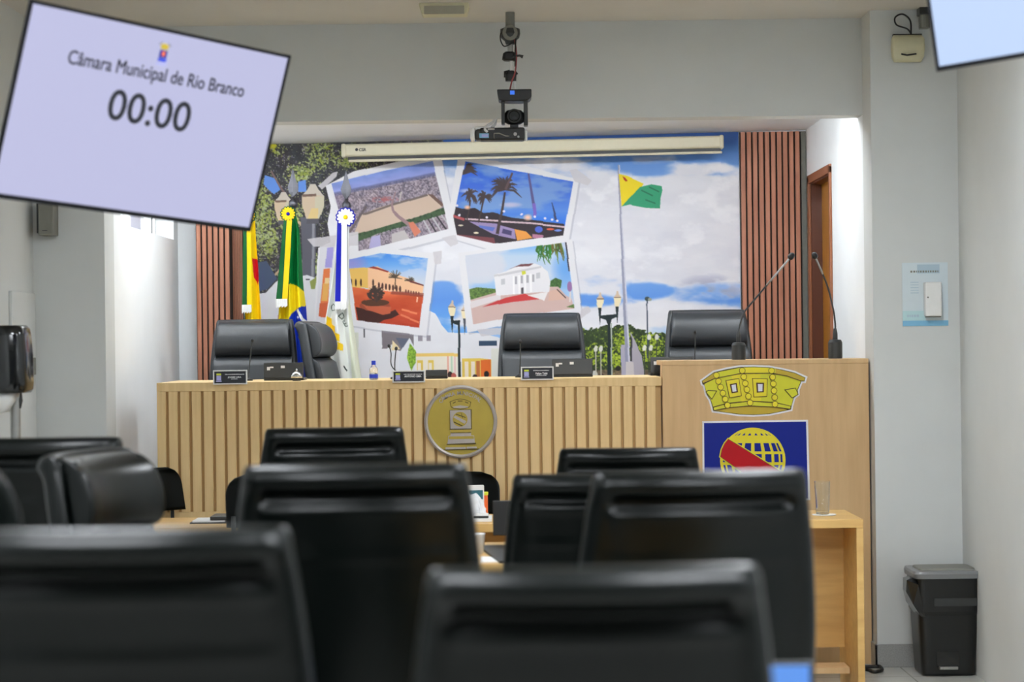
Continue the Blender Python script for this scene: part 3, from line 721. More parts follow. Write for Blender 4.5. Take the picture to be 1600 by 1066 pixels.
slat_panel('slat_panel', 'tall red-brown slat panel left of the flags under the screen', -1.782, -1.588, 6, 12.66, YB, ret=True)

# ------------------------------------------------------------------ rolled up projection screen
a = PX(535, 236, 12.55); b = PX(1129, 222, 12.55)
ang = math.atan2(b.z-a.z, b.x-a.x); L = (b-a).length
t = thing('projection_screen', 'long ivory rolled-up projection screen case above the mural', 'projection screen', (a+b)/2, (0, -ang, 0))
mb = MB(); mb.box(-L/2+.01, L/2-.01, -.03, .05, -.035, .035); mb.build('case', 'screen_case', t, .012, seg=3)
for s in (-1, 1):
    MB().box(-.012, .012, -.033, .053, -.038, .038).build('end_cap', 'screen_case', t, .008, loc=(s*(L/2-.008), 0, 0))
MB().box(-L/2+.03, L/2-.012, -.012, .03, -.052, -.034).build('slot', 'black_plastic', t)
MB().box(-L/2+.035, L/2-.005, -.02, .0, -.065, -.052).build('weight_bar', 'screen_case', t, .003)
MB().box(-.006, .006, .05, YB-12.55-.014, -.01, .02).build('wall_bracket', 'white_plastic', t, loc=(-.9, 0, 0))
MB().box(-.006, .006, .05, YB-12.55-.014, -.01, .02).build('wall_bracket', 'white_plastic', t, loc=(.9, 0, 0))
text('brand_lettering', 'CSR', .02, 'text_dark', t, (-L/2+.115, -.0305, -.006), width=.042, height=.017, bold=.0006)
MB().lathe([(0.0085, 0), (0.0085, .0006)], (-L/2+.082, -.0305, .003), 16, 'y').build('brand_mark', 'text_dark', t)

# ------------------------------------------------------------------ flags on poles before the mural
def flag(name, label, px0, top, base_y, yd, fin, outline, paint, folds, rosette, ribbon, seed):
    """fin: px height of the finial tip; outline: rows (y, left, right) in photo pixels at depth yd"""
    pt = PX(px0, fin, yd)
    root = thing(name, label, 'flag', (pt.x, yd, STAGE), group='draped flags beside the left chairs')
    H = pt.z - STAGE
    loc = lambda v: (v.x-pt.x, v.y-yd, v.z-STAGE)
    MB().lathe([(.085, 0), (.085, .02), (.05, .05), (.03, .08), (.02, .1)], n=28).build('base', 'dark_plastic', root, smooth=False)
    zc = PX(px0, top, yd).z - STAGE
    MB().tube([(0, 0, .05), (0, 0, zc)], .012, 14).build('pole', 'steel', root, smooth=True)
    z0 = H-.31
    MB().lathe([(.008, z0), (.008, z0+.07), (.014, z0+.075), (.012, z0+.085), (.022, z0+.095), (.025, z0+.113), (.022, z0+.13), (.010, z0+.14), (.010, z0+.15)], n=20).build('finial_ball', 'spear', root, smooth=True)
    mb = MB()
    zz = z0+.15
    prof = [(0, .008, .006), (.03, .024, .007), (.055, .030, .007), (.09, .018, .006), (.16, .0008, .0008)]
    vs = [];
    for h, hw, hd in prof: vs += [(-hw, 0, zz+h), (0, -hd, zz+h), (hw, 0, zz+h), (0, hd, zz+h)]
    fs = [(i*4+k, i*4+(k+1) % 4, (i+1)*4+(k+1) % 4, (i+1)*4+k) for i in range(len(prof)-1) for k in range(4)] + [(3, 2, 1, 0), tuple(range(len(vs)-4, len(vs)))]
    mb.add(vs, fs).build('spear_tip', 'spear', root)
    ys = [r[0] for r in outline]
    ny, nx = 200, 90
    Yv = np.linspace(ys[0], ys[-1], ny); s = np.linspace(0, 1, nx)
    Lx = np.interp(Yv, ys, [r[1] for r in outline])[:, None]; Rx = np.interp(Yv, ys, [r[2] for r in outline])[:, None]
    PXx = Lx + (Rx-Lx)*s[None]; PYy = np.repeat(Yv[:, None], nx, 1)
    x0 = min(r[1] for r in outline)-2; x1 = max(r[2] for r in outline)+2
    pc = Pic(x0, ys[0]-2, x1, ys[-1]+2, 5); paint(pc); pc.down(1)
    colr = pc.sample(PXx, PYy)
    w = (Rx-Lx)/60.0
    env = np.clip((Yv-ys[0])/60, .15, 1)[:, None]
    dep = -.020 - .035*env*np.sin(PI*s)[None] - .026*env*np.sin(2*PI*folds*s+.8*np.sin(Yv/70.0)[:, None]+seed)
    U = (PXx-800)-ROLL*(PYy-533); V = (PYy-533)+ROLL*(PXx-800)
    yy = yd+dep
    P = np.stack([U/F*yd-pt.x, dep, EYE-V/F*yd-STAGE], -1)
    grid_obj('cloth', P, colr, 'cloth_print', root, thick=.002)
    # ribbon: two tails with a white fringe
    (ry0, ry1, cols) = ribbon
    rb = None
    for k, (xa0, xb0, xa1, xb1, m) in enumerate(cols):
        n = 14; vs = []; 
        for i in range(n):
            f = i/(n-1); y = ry0+(ry1-ry0)*f
            for x in (xa0+(xa1-xa0)*f, xb0+(xb1-xb0)*f):
                v = PX(x, y, yd); q = loc(v); vs.append((q[0], -.095-.004*k-.004*math.sin(f*7+k), q[2]))
        fs = [(2*i, 2*i+1, 2*i+3, 2*i+2) for i in range(n-1)]
        mb = MB(); mb.add(vs, fs)
        ob = mb.build('ribbon', m, root); so = ob.modifiers.new('s', 'SOLIDIFY'); so.thickness = .002
        tag(ob, {'green_satin': 'green ribbon tail', 'yellow_satin': 'yellow ribbon tail', 'blue_satin': 'blue ribbon tail', 'white_satin': 'white ribbon tail'}[m])
    v0 = loc(PX(min(cols[0][2], cols[-1][2]), ry1, yd)); v1 = loc(PX(max(cols[0][3], cols[-1][3]), ry1+12, yd))
    mb = MB(); k = 12
    for i in range(k):
        xa = v0[0]+(v1[0]-v0[0])*i/k
        mb.box(xa, xa+(v1[0]-v0[0])/k*.9, -.108-.003*(i % 2), -.094, v1[2]+.004*(i % 3), v0[2]+.004)
    mb.build('fringe', 'white_plastic', root)
    if rosette:
        rx, ry, R, petal, heart, ring = rosette
        c = loc(PX(rx, ry, yd))
        rr = thing('rosette', None, None, (c[0], -.10, c[2])); rr.parent = root
        def flower(nm, m, R0, R1, np_, y):
            pts = []
            for i in range(np_*6):
                a = 2*PI*i/(np_*6); r = R0+(R1-R0)*abs(math.sin(a*np_/2))
                pts.append((r*math.cos(a), r*math.sin(a)))
            MB().prism(pts, y-.006, y).build(nm, m, rr)
        flower('ruffle', ring, R*1.0, R*1.13, 14, .012)
        flower('petals', petal, R*.74, R*.98, 14, .004)
        MB().lathe([(R*.26, 0), (R*.2, .006), (.001, .009)], (0, -.002, 0), 16, 'y').build('heart', heart, rr, smooth=True)
    return root
M['green_satin'] = mat('green_satin', (0, 78, 36), .5, spec=.2, var=.04); M['yellow_satin'] = mat('yellow_satin', (226, 184, 8), .5, spec=.2, var=.04)
M['blue_satin'] = mat('blue_satin', (2, 14, 150), .5, spec=.2, var=.04); M['white_satin'] = mat('white_satin', (222, 224, 228), .4, var=.03)
def paint_brazil(p):
    p.a[:] = (0, 104, 46)
    p.poly([(430, 462), (448, 446), (456, 444), (466, 447), (474, 455), (490, 462), (490, 620), (420, 620)], (228, 204, 20))
    p.poly([(420, 340), (449, 340), (444, 470), (442, 620), (420, 620)], (206, 178, 22))
    p.ell(482, 508, 30, 30, (14, 46, 160)); p.line([(466, 484), (474, 500), (490, 512)], 4, (226, 228, 226)); p.ell(467, 496, 1.8, 1.8, (240, 240, 244)); p.ell(474, 520, 1.5, 1.5, (240, 240, 244)); p.ell(478, 560, 30, 40, (14, 46, 160))
    p.ell(468, 575, 1.6, 1.6, (240, 240, 244))
flag('flag_on_pole', 'green and yellow flag with blue globe on pole, yellow flower rosette at top', 457.5, 325, 600, 12.38, 263,
     [(338, 447, 463), (360, 446, 468), (400, 441, 471), (450, 438, 474), (480, 437, 478), (520, 436, 481), (612, 434, 483)], paint_brazil, 2.6,
     (453, 336, .040, 'yellow_satin', 'blue_satin', 'green_satin'),
     (346, 469, [(446, 453, 434, 445, 'green_satin'), (451, 459, 444, 452, 'yellow_satin')]), .4)
def paint_city(p):
    p.a[:] = (226, 228, 224)
    p.poly([(548, 440), (560, 500), (570, 612), (552, 612), (545, 480)], (222, 226, 204))
    for x, y, k in ((514, 500, 1), (520, 512, 1), (527, 525, 1), (532, 540, 1)): p.poly([(x-3, y-6), (x+5, y-2), (x+5, y+9), (x-3, y+6)], (236, 196, 30))
    p.poly([(510, 505), (516, 500), (530, 546), (520, 546)], (236, 196, 30))
    p.ell(521.5, 481, 4.2, 5.6, (30, 60, 40)); p.ell(521.5, 481, 3.0, 4.3, (226, 228, 224))
    dp = [(529, 494), (536, 488), (539, 495), (535, 500)]; p.poly(dp, (30, 60, 40)); p.poly([(531, 494.4), (535.4, 490.4), (537.2, 495), (534.6, 498)], (226, 228, 224))
    for a in ([(536, 503), (541, 511)], [(536, 503), (540, 501)], [(538.3, 507), (542.3, 505)], [(541, 511), (545, 509)]): p.line(a, 1.4, (30, 60, 40))
    p.line([(538, 572), (543, 580)], 2, (40, 50, 50))
flag('flag_on_pole', 'white city flag with dark letters on pole, daisy rosette and blue ribbon', 540.5, 325, 600, 12.38, 266,
     [(338, 528, 548), (360, 527, 546), (420, 522, 546), (470, 515, 547), (500, 509, 551), (545, 512, 558), (612, 516, 568)], paint_city, 2.2,
     (542, 341, .050, 'white_satin', 'yellow_satin', 'blue_satin'),
     (348, 473, [(529, 537, 525.5, 534.5, 'blue_satin'), (536, 544, 534.5, 544, 'white_satin')]), 1.3)
def paint_acre(p):
    p.a[:] = (232, 196, 12)
    p.poly([(396, 404), (404, 406), (408, 420), (404, 446), (398, 434)], (196, 24, 36)); p.poly([(380, 340), (388, 340), (384, 480), (386, 612), (370, 612), (374, 480)], (0, 84, 44))
flag('flag_on_pole', 'yellow and green flag with a red patch partly behind the hanging screen', 391.5, 325, 600, 12.30, 264,
     [(338, 386, 399), (370, 384, 400), (420, 384, 404), (440, 384, 405), (480, 384, 408), (520, 383, 411), (612, 382, 414)], paint_acre, 1.7, (391, 338, .040, 'yellow_satin', 'red_vinyl', 'green_satin'),
     (348, 478, [(384, 390, 381.5, 390, 'green_satin'), (389, 395, 389.5, 396.5, 'yellow_satin')]), 2.2)
# ------------------------------------------------------------------ the long council bench
DY = 10.62                       # front of the bench
DZT = 1.371
DX0, DX1, LX1 = PX(246, 700, DY).x, PX(1034, 600, DY).x, NR-.008
bench = thing('council_bench', 'long light oak council bench with vertical slatted front', 'bench', ((DX0+DX1)/2, DY, 0))
cx = (DX0+DX1)/2
box('worktop', 'oak', DX0-cx, DX1-cx-.001, -.002, .70, DZT-.042, DZT, bench, .002)
box('front_panel', 'oak_dark', DX0-cx+.004, DX1-cx-.004, .016, .034, .74, DZT-.042, bench)
box('plinth', 'oak', DX0-cx, DX1-cx-.004, 0, .034, 0, .757, bench, .002)
box('end_panel', 'oak', DX0-cx, DX0-cx+.03, .034, .125, 0, DZT-.042, bench)
pitch = 18.22/F*DY
x = DX0
i = 0
first = MB().box(0, pitch-.0135, 0, .016, .757, DZT-.042).build('slat', 'oak', bench, .0015)
first.location.x = x-cx
while x + pitch < DX1-.02:
    x += pitch
    c = first.copy(); COL.objects.link(c); c.parent = bench; c.location.x = x-cx
    if x + pitch > DX1: c.scale.x = (DX1-x-.004)/(pitch-.0135)
# lectern at its right end
LZ = 1.447
LX0 = DX1+.002
lc = thing('lectern_cabinet', 'tall plain beige oak lectern block bearing the crown and shield', 'lectern', ((LX0+LX1)/2, DY, 0))
cx2 = (LX0+LX1)/2
box('front_panel', 'oak_lectern', LX0-cx2, LX1-cx2, -.012, .02, 0, LZ-.022, lc, .002)
box('top', 'oak_lectern', LX0-cx2, LX1-cx2, -.014, .40, LZ-.022, LZ, lc, .002)
box('side_panel', 'oak_lectern', LX0-cx2, LX0-cx2+.025, .02, .125, 0, LZ-.022, lc)
box('side_panel', 'oak_lectern', LX1-cx2-.025, LX1-cx2, .02, .075, 0, LZ-.022, lc)

def grow(pts, d):
    n = len(pts); out = []
    A = sum(pts[i][0]*pts[(i+1) % n][1]-pts[(i+1) % n][0]*pts[i][1] for i in range(n))
    s = 1 if A > 0 else -1
    for i in range(n):
        p0, p1, p2 = (Vector((*pts[(i+k) % n], 0)) for k in (-1, 0, 1))
        e1 = (p1-p0).normalized(); e2 = (p2-p1).normalized()
        n1 = Vector((e1.y, -e1.x, 0)); n2 = Vector((e2.y, -e2.x, 0))
        b = (n1+n2); b = b/max(.35, b.length_squared/2) if b.length > 1e-6 else n1
        out.append((p1.x+s*b.x*d, p1.y+s*b.y*d))
    return out
# ------------------------------------------------------------------ round medallion
mc = PX(720, 659, DY); R = 57/F*DY
md = thing('medallion', 'round gold medallion with grey rim on the slatted bench front', 'medallion', (mc.x, DY-.003, mc.z))
MB().lathe([(R*.985, 0), (R*.985, .012)], n=64, axis='y').build('disc', 'gold', md, loc=(0, 0, 0))
MB().lathe([(R*.90, .012), (R*.905, .020), (R*.95, .023), (R, .016), (R, .0), (R*.97, -.001), (R*.90, .012)], n=64, axis='y', cap=False).build('rim', 'silver_rim', md, smooth=False)
S = 1/F*DY      # one photo pixel on this plane
mz = lambda px, py: ((px-720)*S, -(py-659)*S)
Mk = lambda cx_, cy_: mz(650+cx_/7.614, 590+cy_/7.614)   # from the enlarged crop
def relief(nm, pts, m, y0, y1=-.0121): return MB().prism([Mk(*q) for q in pts], y0, y1).build(nm, m, md)
relief('crown_contour', grow([(412, 290), (470, 268), (530, 258), (590, 268), (652, 296), (640, 345), (580, 366), (530, 370), (450, 360), (425, 345)], 7), 'gold_dark', -.0145)
relief('crown_relief', [(412, 290), (470, 268), (530, 258), (590, 268), (652, 296), (640, 345), (580, 366), (530, 370), (450, 360), (425, 345)], 'gold', -.017)
relief('crown_band', [(440, 345), (530, 330), (625, 345), (615, 358), (530, 364), (452, 357)], 'silver_rim', -.019, -.0171)
for q_ in ([(440, 300), (475, 282), (478, 292), (444, 310)], [(500, 275), (560, 275), (556, 285), (504, 285)], [(590, 285), (628, 300), (624, 310), (586, 294)]): relief('crown_groove', q_, 'gold_dark', -.0185, -.0171)
relief('shield_contour', [(402, 386), (664, 380), (664, 612), (402, 612)], 'gold_dark', -.0145)
relief('square_shield', [(408, 390), (652, 385), (655, 605), (410, 605)], 'silver_rim', -.018)
c0 = Mk(527, 495); rr = 88/7.614*S
MB().prism([(c0[0]+rr*math.cos(2*PI*k/28), c0[1]+rr*math.sin(2*PI*k/28)) for k in range(28)], -.021, -.0181).build('globe_relief', 'gold', md)
for q_ in ([(455, 520), (560, 572), (548, 580), (450, 532)], [(480, 430), (590, 470), (596, 480), (474, 438)], [(540, 420), (545, 420), (560, 480), (552, 480)]): relief('globe_groove', q_, 'gold_dark', -.0225, -.0211)
relief('sash_relief', [(445, 470), (470, 450), (600, 520), (580, 550)], 'silver_rim', -.024, -.0211)
relief('base_step', [(410, 610), (655, 610), (655, 690), (410, 690)], 'silver_rim', -.016)
relief('base_groove', [(412, 620), (652, 618), (652, 655), (412, 657)], 'gold', -.018, -.0161)
relief('base_step', [(385, 690), (690, 690), (700, 780), (372, 786)], 'silver_rim', -.017)
relief('base_groove', [(392, 697), (684, 697), (688, 728), (386, 730)], 'gold', -.019, -.0171)
relief('base_step', [(340, 800), (725, 795), (740, 848), (325, 856)], 'gold', -.016)
for q_ in ([(400, 612), (660, 612), (660, 618), (400, 618)], [(410, 652), (655, 650), (655, 657), (410, 660)], [(362, 786), (712, 778), (712, 792), (362, 798)], [(325, 852), (742, 846), (742, 856), (325, 862)]): relief('base_contour_line', q_, 'gold_dark', -.0195, -.0121)  # dark gold lines along the base steps
relief('base_edge', [(350, 826), (590, 826), (588, 850), (348, 852)], 'silver_rim', -.018, -.0161)
relief('base_edge', [(600, 824), (716, 822), (722, 842), (600, 846)], 'silver_rim', -.018, -.0161)
arc = 'CÂMARA MUNICIPAL'
for k, ch in enumerate(arc):
    if ch == ' ': continue
    a = math.radians(133 - 86*(k/(len(arc)-1)))
    r_ = R*.735
    text('rim_letter', ch, .026, 'silver_rim', md, (r_*math.cos(a), -.0135, r_*math.sin(a)), (PI/2, -(a-PI/2), 0), ext=.0016, bold=.0004)

# ------------------------------------------------------------------ crown and shield on the lectern
YL = DY-.0125
CK = lambda x, y: PX(1080+x/5.33, 560+y/5.33, YL)
def plate(nm, pts, m, lev, parent, o):
    q = [CK(*p) for p in pts]
    return MB().prism([(v.x-o.x, v.z-o.z) for v in q], -.0016*lev-.0016, -.0016*lev+.0002).build(nm, m, parent)
oc = CK(515, 280)
crown = thing('crown_emblem', 'yellow mural crown emblem with beads on the lectern front above the shield', 'emblem', (oc.x, YL, oc.z))
body = [(90, 190), (190, 118), (300, 92), (410, 74), (520, 72), (650, 78), (760, 98), (860, 122), (948, 162), (940, 190), (915, 190), (885, 262), (886, 300), (852, 328), (832, 400), (828, 425), (770, 438), (650, 462), (520, 470), (400, 466), (300, 452), (185, 436), (178, 405), (160, 345), (130, 300), (112, 225), (95, 212)]
plate('white_backing', grow(body, 17), 'white_matte', 0, crown, oc)
plate('crown_outline', grow(body, 2.5), 'outline', 1, crown, oc)
plate('crown_body', [(108, 215), (200, 168), (420, 126), (660, 124), (800, 150), (912, 190), (884, 258), (884, 300), (850, 328), (832, 396), (700, 366), (490, 352), (300, 372), (182, 404), (162, 345), (132, 300)], 'yellow_green', 2, crown, oc)
plate('inner_band', [(196, 436), (290, 412), (400, 398), (560, 396), (700, 404), (770, 420), (800, 430), (650, 460), (520, 467), (400, 463), (300, 450)], 'ochre', 2, crown, oc)
plate('light_panel', [(330, 140), (575, 124), (580, 356), (420, 362)], 'yellow', 3, crown, oc)
plate('rim_band', [(92, 190), (190, 122), (410, 78), (520, 75), (650, 80), (700, 86), (700, 124), (660, 122), (420, 124), (200, 165), (100, 210)], 'yellow_green', 4, crown, oc)
plate('rim_band', [(700, 88), (760, 101), (860, 125), (944, 163), (938, 186), (912, 186), (800, 146), (700, 126)], 'ochre', 4, crown, oc)
plate('rim_band', [(92, 190), (190, 122), (192, 165), (100, 210)], 'ochre', 5, crown, oc)
plate('rim_band', [(450, 79), (640, 80), (640, 120), (450, 122)], 'yellow', 5, crown, oc)
plate('base_band', [(184, 408), (280, 380), (480, 356), (700, 370), (826, 398), (824, 420), (700, 404), (480, 394), (300, 410), (190, 432)], 'yellow_green', 4, crown, oc)
for pts in ([(92, 208), (200, 163), (420, 122), (660, 121), (800, 145), (914, 186), (914, 192), (800, 151), (660, 127), (420, 128), (200, 169), (94, 214)], [(180, 405), (280, 377), (480, 353), (700, 367), (828, 395), (828, 400), (700, 373), (480, 359), (280, 383), (182, 411)], [(186, 432), (300, 409), (480, 393), (700, 403), (826, 420), (826, 426), (700, 409), (480, 399), (300, 415), (188, 438)]):
    plate('contour', pts, 'brown_outline', 6, crown, oc)
for pts in ([(120, 280), (140, 268), (210, 272), (170, 340)], [(778, 262), (866, 248), (888, 300), (838, 330)]):
    plate('side_gem', grow(pts, 3), 'outline', 6, crown, oc); plate('side_gem_face', grow(pts, -3), 'yellow_green', 7, crown, oc)
for q in ([(288, 186), (395, 168), (416, 312), (318, 328)], [(508, 168), (632, 170), (628, 316), (520, 322)]):
    g = plate('jewel_setting', grow(q, 2.5), 'brown_outline', 6, crown, oc)
    plate('jewel_mount', grow(q, -2.5), 'yellow', 7, crown, oc)
    xs = sum(p[0] for p in q)/4; ys = sum(p[1] for p in q)/4
    w_ = .54
    plate('jewel_rim', [(xs+(x-xs)*w_, ys+(y-ys)*w_) for x, y in q], 'brown_outline', 8, crown, oc)
    plate('jewel', [(xs+(x-xs)*.32, ys+(y-ys)*.40) for x, y in q], 'jewel', 9, crown, oc)
for st in ([(208, 141), (225, 191), (243, 240), (262, 290), (281, 340), (300, 391)], [(422, 102), (435, 154), (448, 208), (461, 261), (474, 316), (488, 370)], [(667, 103), (675, 157), (681, 213), (687, 270), (692, 326), (695, 382)]):
    for bx_, by_ in st:
        ci = lambda r: [(bx_+r*math.cos(2*PI*k/20), by_+r*math.sin(2*PI*k/20)) for k in range(20)]
        plate('bead_outline', ci(26), 'brown_outline', 8, crown, oc); plate('bead', ci(22), 'yellow', 9, crown, oc)
os_ = CK(530, 840)
sh = thing('shield_emblem', 'blue shield emblem with yellow globe and red band on the lectern', 'emblem', (os_.x, YL, os_.z))
plate('white_backing', [(92, 524), (972, 512), (990, 1180), (540, 1210), (96, 1186)], 'white_matte', 0, sh, os_)
plate('field', [(106, 540), (956, 527), (972, 1166), (540, 1194), (112, 1172)], 'blue_vinyl', 1, sh, os_)
gcx, gcy, grx, gry = 512, 850, 272, 272
gm = []
for k in range(64):
    a = 2*PI*k/64; gm.append((gcx+grx*math.cos(a), gcy-gry*math.sin(a)))
plate('globe', gm, 'yellow', 2, sh, os_)
# windows of the globe grid
def gl(lon, lat):
    return (gcx+grx*.93*math.cos(lat)*math.sin(lon), gcy-gry*.96*math.sin(lat))
lats = [-75, -48, -27, -6, 14, 36, 50, 62]
for j in range(len(lats)-1):
    for i in range(-4, 4):
        la0, la1 = math.radians(lats[j]+2.6), math.radians(lats[j+1]-2.6)
        lo0, lo1 = math.radians(i*21+3.6), math.radians(i*21+17.4)
        q = [gl(lo0, la1), gl(lo1, la1), gl(lo1, la0), gl(lo0, la0)]
        q = [(x+26*(1 if False else 0), y) for x, y in q]
        if lats[j] == 36: continue
        if lats[j] == 50: q = [gl(lo0+.09, la1), gl(lo1-.09, la1), gl(lo1-.03, la0), gl(lo0+.03, la0)]
        plate('grid_window', q, 'blue_vinyl', 3, sh, os_)
sash = [(300, 668), (780, 960), (800, 1010), (770, 1085), (245, 828), (252, 790), (270, 730)]
sash = [(308, 676), (400, 732), (760, 955), (740, 1000), (690, 1056), (430, 950), (244, 818), (256, 760), (280, 710)]
plate('sash_outline', grow(sash, 12), 'yellow', 4, sh, os_)
plate('sash_contour', grow(sash, 4), 'brown_outline', 5, sh, os_)
plate('sash', grow(sash, 0), 'red_vinyl', 6, sh, os_)

# ------------------------------------------------------------------ things on the bench
def name_plate(x0, x1, y0, y1, label, lines, rotz=0.0):
    c = PX((x0+x1)/2, (y0+y1)/2, DY-.02)
    W = (x1-x0)/F*DY; H = (y1-y0)/F*DY
    t = thing('name_plate', label, 'name plate', (c.x, DY-.022, c.z), (0, 0, rotz), group='name plates on the bench front edge')
    mb = MB(); fw = .006
    mb.box(-W/2, W/2, 0, .014, -H/2, -H/2+fw).box(-W/2, W/2, 0, .014, H/2-fw, H/2).box(-W/2, -W/2+fw, 0, .014, -H/2+fw, H/2-fw).box(W/2-fw, W/2, 0, .014, -H/2+fw, H/2-fw)
    mb.build('frame', 'white_plastic', t, .001)
    box('face', 'plate_dark', -W/2+fw, W/2-fw, .003, .013, -H/2+fw, H/2-fw, t)
    box('rear_foot', 'silver_rim', -W/2+.01, W/2-.01, .0141, .06, DZT-c.z+.0005, DZT-c.z+.004, t)
    x = -W/2+W*.17
    box('crest', 'lavender', x-.011, x+.011, .002, .0035, -H*.20, H*.12, t); box('crest_crown', 'lime', x-.011, x+.011, .002, .0035, H*.15, H*.27, t); box('crest_base', 'lavender', x-.013, x+.013, .002, .0035, -H*.30, -H*.23, t)
    for s, zz, ww, hh, shear in lines:
        if s: text('lettering', s, .01, 'text_white', t, (W*.13, .0024, zz*H), width=ww*W, height=hh*H, bold=.0003)
        else:
            rnd = random.Random(int(zz*1000)+int(ww*1000)); xx = W*.13-ww*W/2; mb = MB()
            while xx < W*.13+ww*W/2-.003:
                l = rnd.uniform(.002, .006); mb.box(xx, xx+l, .002, .0031, zz*H, zz*H+hh*H*rnd.uniform(.7, 1)); xx += l+.0013
            mb.build('small_lettering', 'paper', t)
    return t
name_plate(333, 386, 578.5, 601, 'name plate before the left padded chair, nearest the bench end', [(None, .17, .56, .07, 0), ('JOABE LIRA', -.04, .40, .14, 0), (None, -.14, .2, .05, 0)], .02)
name_plate(613, 664, 579, 598, 'name plate between the blue-capped bottle and the dark tablet', [(None, .16, .56, .06, 0), ('ANTONIO LIMA', -.06, .52, .17, 0)])
name_plate(814, 865, 573, 594, 'name plate before the middle chair beside the upright laptop', [(None, .18, .5, .06, 0), ('Felipe Tchê', -.08, .36, .2, 0), (None, -.18, .34, .06, 0)])

def laptop(name, x0, x1, ytop, yd, label, lean=.10, dep=.2, stickers=True, cat='laptop', zb=None, screen=None):
    a = PX(x0, ytop, yd); b = PX(x1, ytop, yd)
    zb = DZT if zb is None else zb
    W = b.x-a.x; H = (a.z+b.z)/2-zb-.012
    t = thing(name, label, cat, ((a.x+b.x)/2, yd, zb))
    box('keyboard_base', 'black_plastic', -W/2, W/2, .0, dep, .0, .012, t, .003)
    o = box('lid', 'dark_plastic', -W/2, W/2, -.004, .004, 0, H/math.cos(lean), t, .003); o.location = (0, .0, .0125); o.rotation_euler = (lean, 0, 0)
    if stickers:
        for (sx, sz, w, h) in ((-.38, .62, .07, .22), (-.30, .70, .08, .10), (-.02, .72, .09, .16)):
            s = box('sticker', 'paper', sx*W-w*W/2*1.1, sx*W+w*W/2*1.1, -.0052, -.0041, sz*H-h*H/2, sz*H+h*H/2, o)
    return t
laptop('laptop', 412, 474, 567, DY+.30, 'open dark laptop in front of the left chair beside the metal bell', lean=-.12)
laptop('laptop', 863, 926, 561, DY+.30, 'open dark laptop in front of the middle chair', lean=-.12)
laptop('laptop', 1016, 1082, 558, DY+.43, 'open dark laptop half hidden behind the lectern block', lean=-.12)
laptop('tablet_computer', 665, 699, 578.5, DY+.25, 'low dark tablet lying tilted right of the second name plate', lean=-.5, dep=.12, stickers=False, cat='tablet')
# desk bell cluster
c = PX(463.5, 592, DY+.12)
t = thing('desk_bell', 'small shiny metal desk bell beside the left laptop', 'bell', (c.x, DY+.12, DZT))
MB().lathe([(.02, 0), (.02, .006), (.006, .008), (.006, .014)], n=20).build('foot', 'black_plastic', t)
MB().lathe([(.027, .014), (.026, .026), (.018, .038), (.006, .045), (.001, .0455)], n=24).build('dome', 'chrome', t, smooth=True)
MB().lathe([(.004, .045), (.004, .055), (.001, .058)], n=12).build('button', 'chrome', t, smooth=True)
# water bottle
c = PX(584, 592, DY+.22)
t = thing('water_bottle', 'clear water bottle with blue cap on the bench', 'bottle', (c.x, DY+.22, DZT))
MB().lathe([(.019, 0), (.021, .004), (.021, .05), (.018, .056), (.010, .068), (.009, .074)], n=24).build('body', 'bottle', t, smooth=True)
MB().lathe([(.0105, .072), (.0105, .09), (.009, .092)], n=20).build('cap', 'blue_cap', t)
MB().lathe([(.0214, .008), (.0214, .026)], n=24).build('label_band', 'blue_cap', t)

def goose(name, pts, yd, zb, label, base='flat', rhead=.008, group='gooseneck microphones on the bench'):
    """pts: photo pixels from the base up to the head"""
    P = [PX(x, y, yd) for x, y in pts]
    o = Vector((P[0].x, yd, zb))
    t = thing(name, label, 'microphone', o, group=group)
    L = [p-o for p in P]
    if base == 'flat':
        MB().lathe([(.022, 0), (.022, .008), (.012, .012), (.006, .02)], n=20).build('base', 'black_plastic', t)
        L[0] = Vector((0, 0, .018)); r = .0028
    else:
        h = base
        MB().lathe([(.033, 0), (.034, .01), (.034, h-.012), (.028, h), (.012, h+.002), (.012, h+.03), (.007, h+.055)], n=28).build('base', 'dark_plastic', t)
        L[0] = Vector((0, 0, h+.05)); r = .0042
    n = len(L)
    # smooth the neck
    pts3 = []
    for i in range(n-1):
        p0, p1, p2, p3 = L[max(i-1, 0)], L[i], L[i+1], L[min(i+2, n-1)]
        for k in range(6):
            u = k/6; pts3.append(.5*((2*p1)+(-p0+p2)*u+(2*p0-5*p1+4*p2-p3)*u*u+(-p0+3*p1-3*p2+p3)*u**3))
    pts3.append(L[-1])
    MB().tube(pts3, r, 8).build('gooseneck', 'dark_plastic', t, smooth=True)
    d = (pts3[-1]-pts3[-3]).normalized(); e = pts3[-1]
    if base != 'flat':
        m_ = len(pts3); MB().tube(pts3[m_-5:], r*1.15, 8).build('bright_sleeve', 'steel', t, smooth=True)
    MB().tube([e-d*rhead, e-d*rhead*.6, e, e+d*rhead*.9, e+d*rhead*1.3], [rhead*.45, rhead*.9, rhead, rhead*.8, rhead*.25], 14).build('foam_head', 'black_plastic', t, smooth=True)
    return t
goose('gooseneck_microphone', [(388, 590), (391, 560), (394, 532)], DY+.34, DZT, 'thin gooseneck microphone before the left padded chair')
goose('gooseneck_microphone', [(812, 586), (813, 560), (813, 534)], DY+.34, DZT, 'thin gooseneck microphone before the middle chair')
goose('gooseneck_microphone', [(1085, 586), (1086, 548), (1086, 519)], DY+.46, DZT, 'thin gooseneck microphone before the right chair behind the lectern')
goose('gooseneck_microphone', [(617, 588), (617, 565), (619, 545)], DY+.30, DZT, 'upright thin microphone behind the second name plate')
goose('gooseneck_microphone', [(627, 588), (612, 572), (611, 552), (608, 541)], DY+.42, DZT, 'bent thin microphone behind the second name plate')
h1 = .082
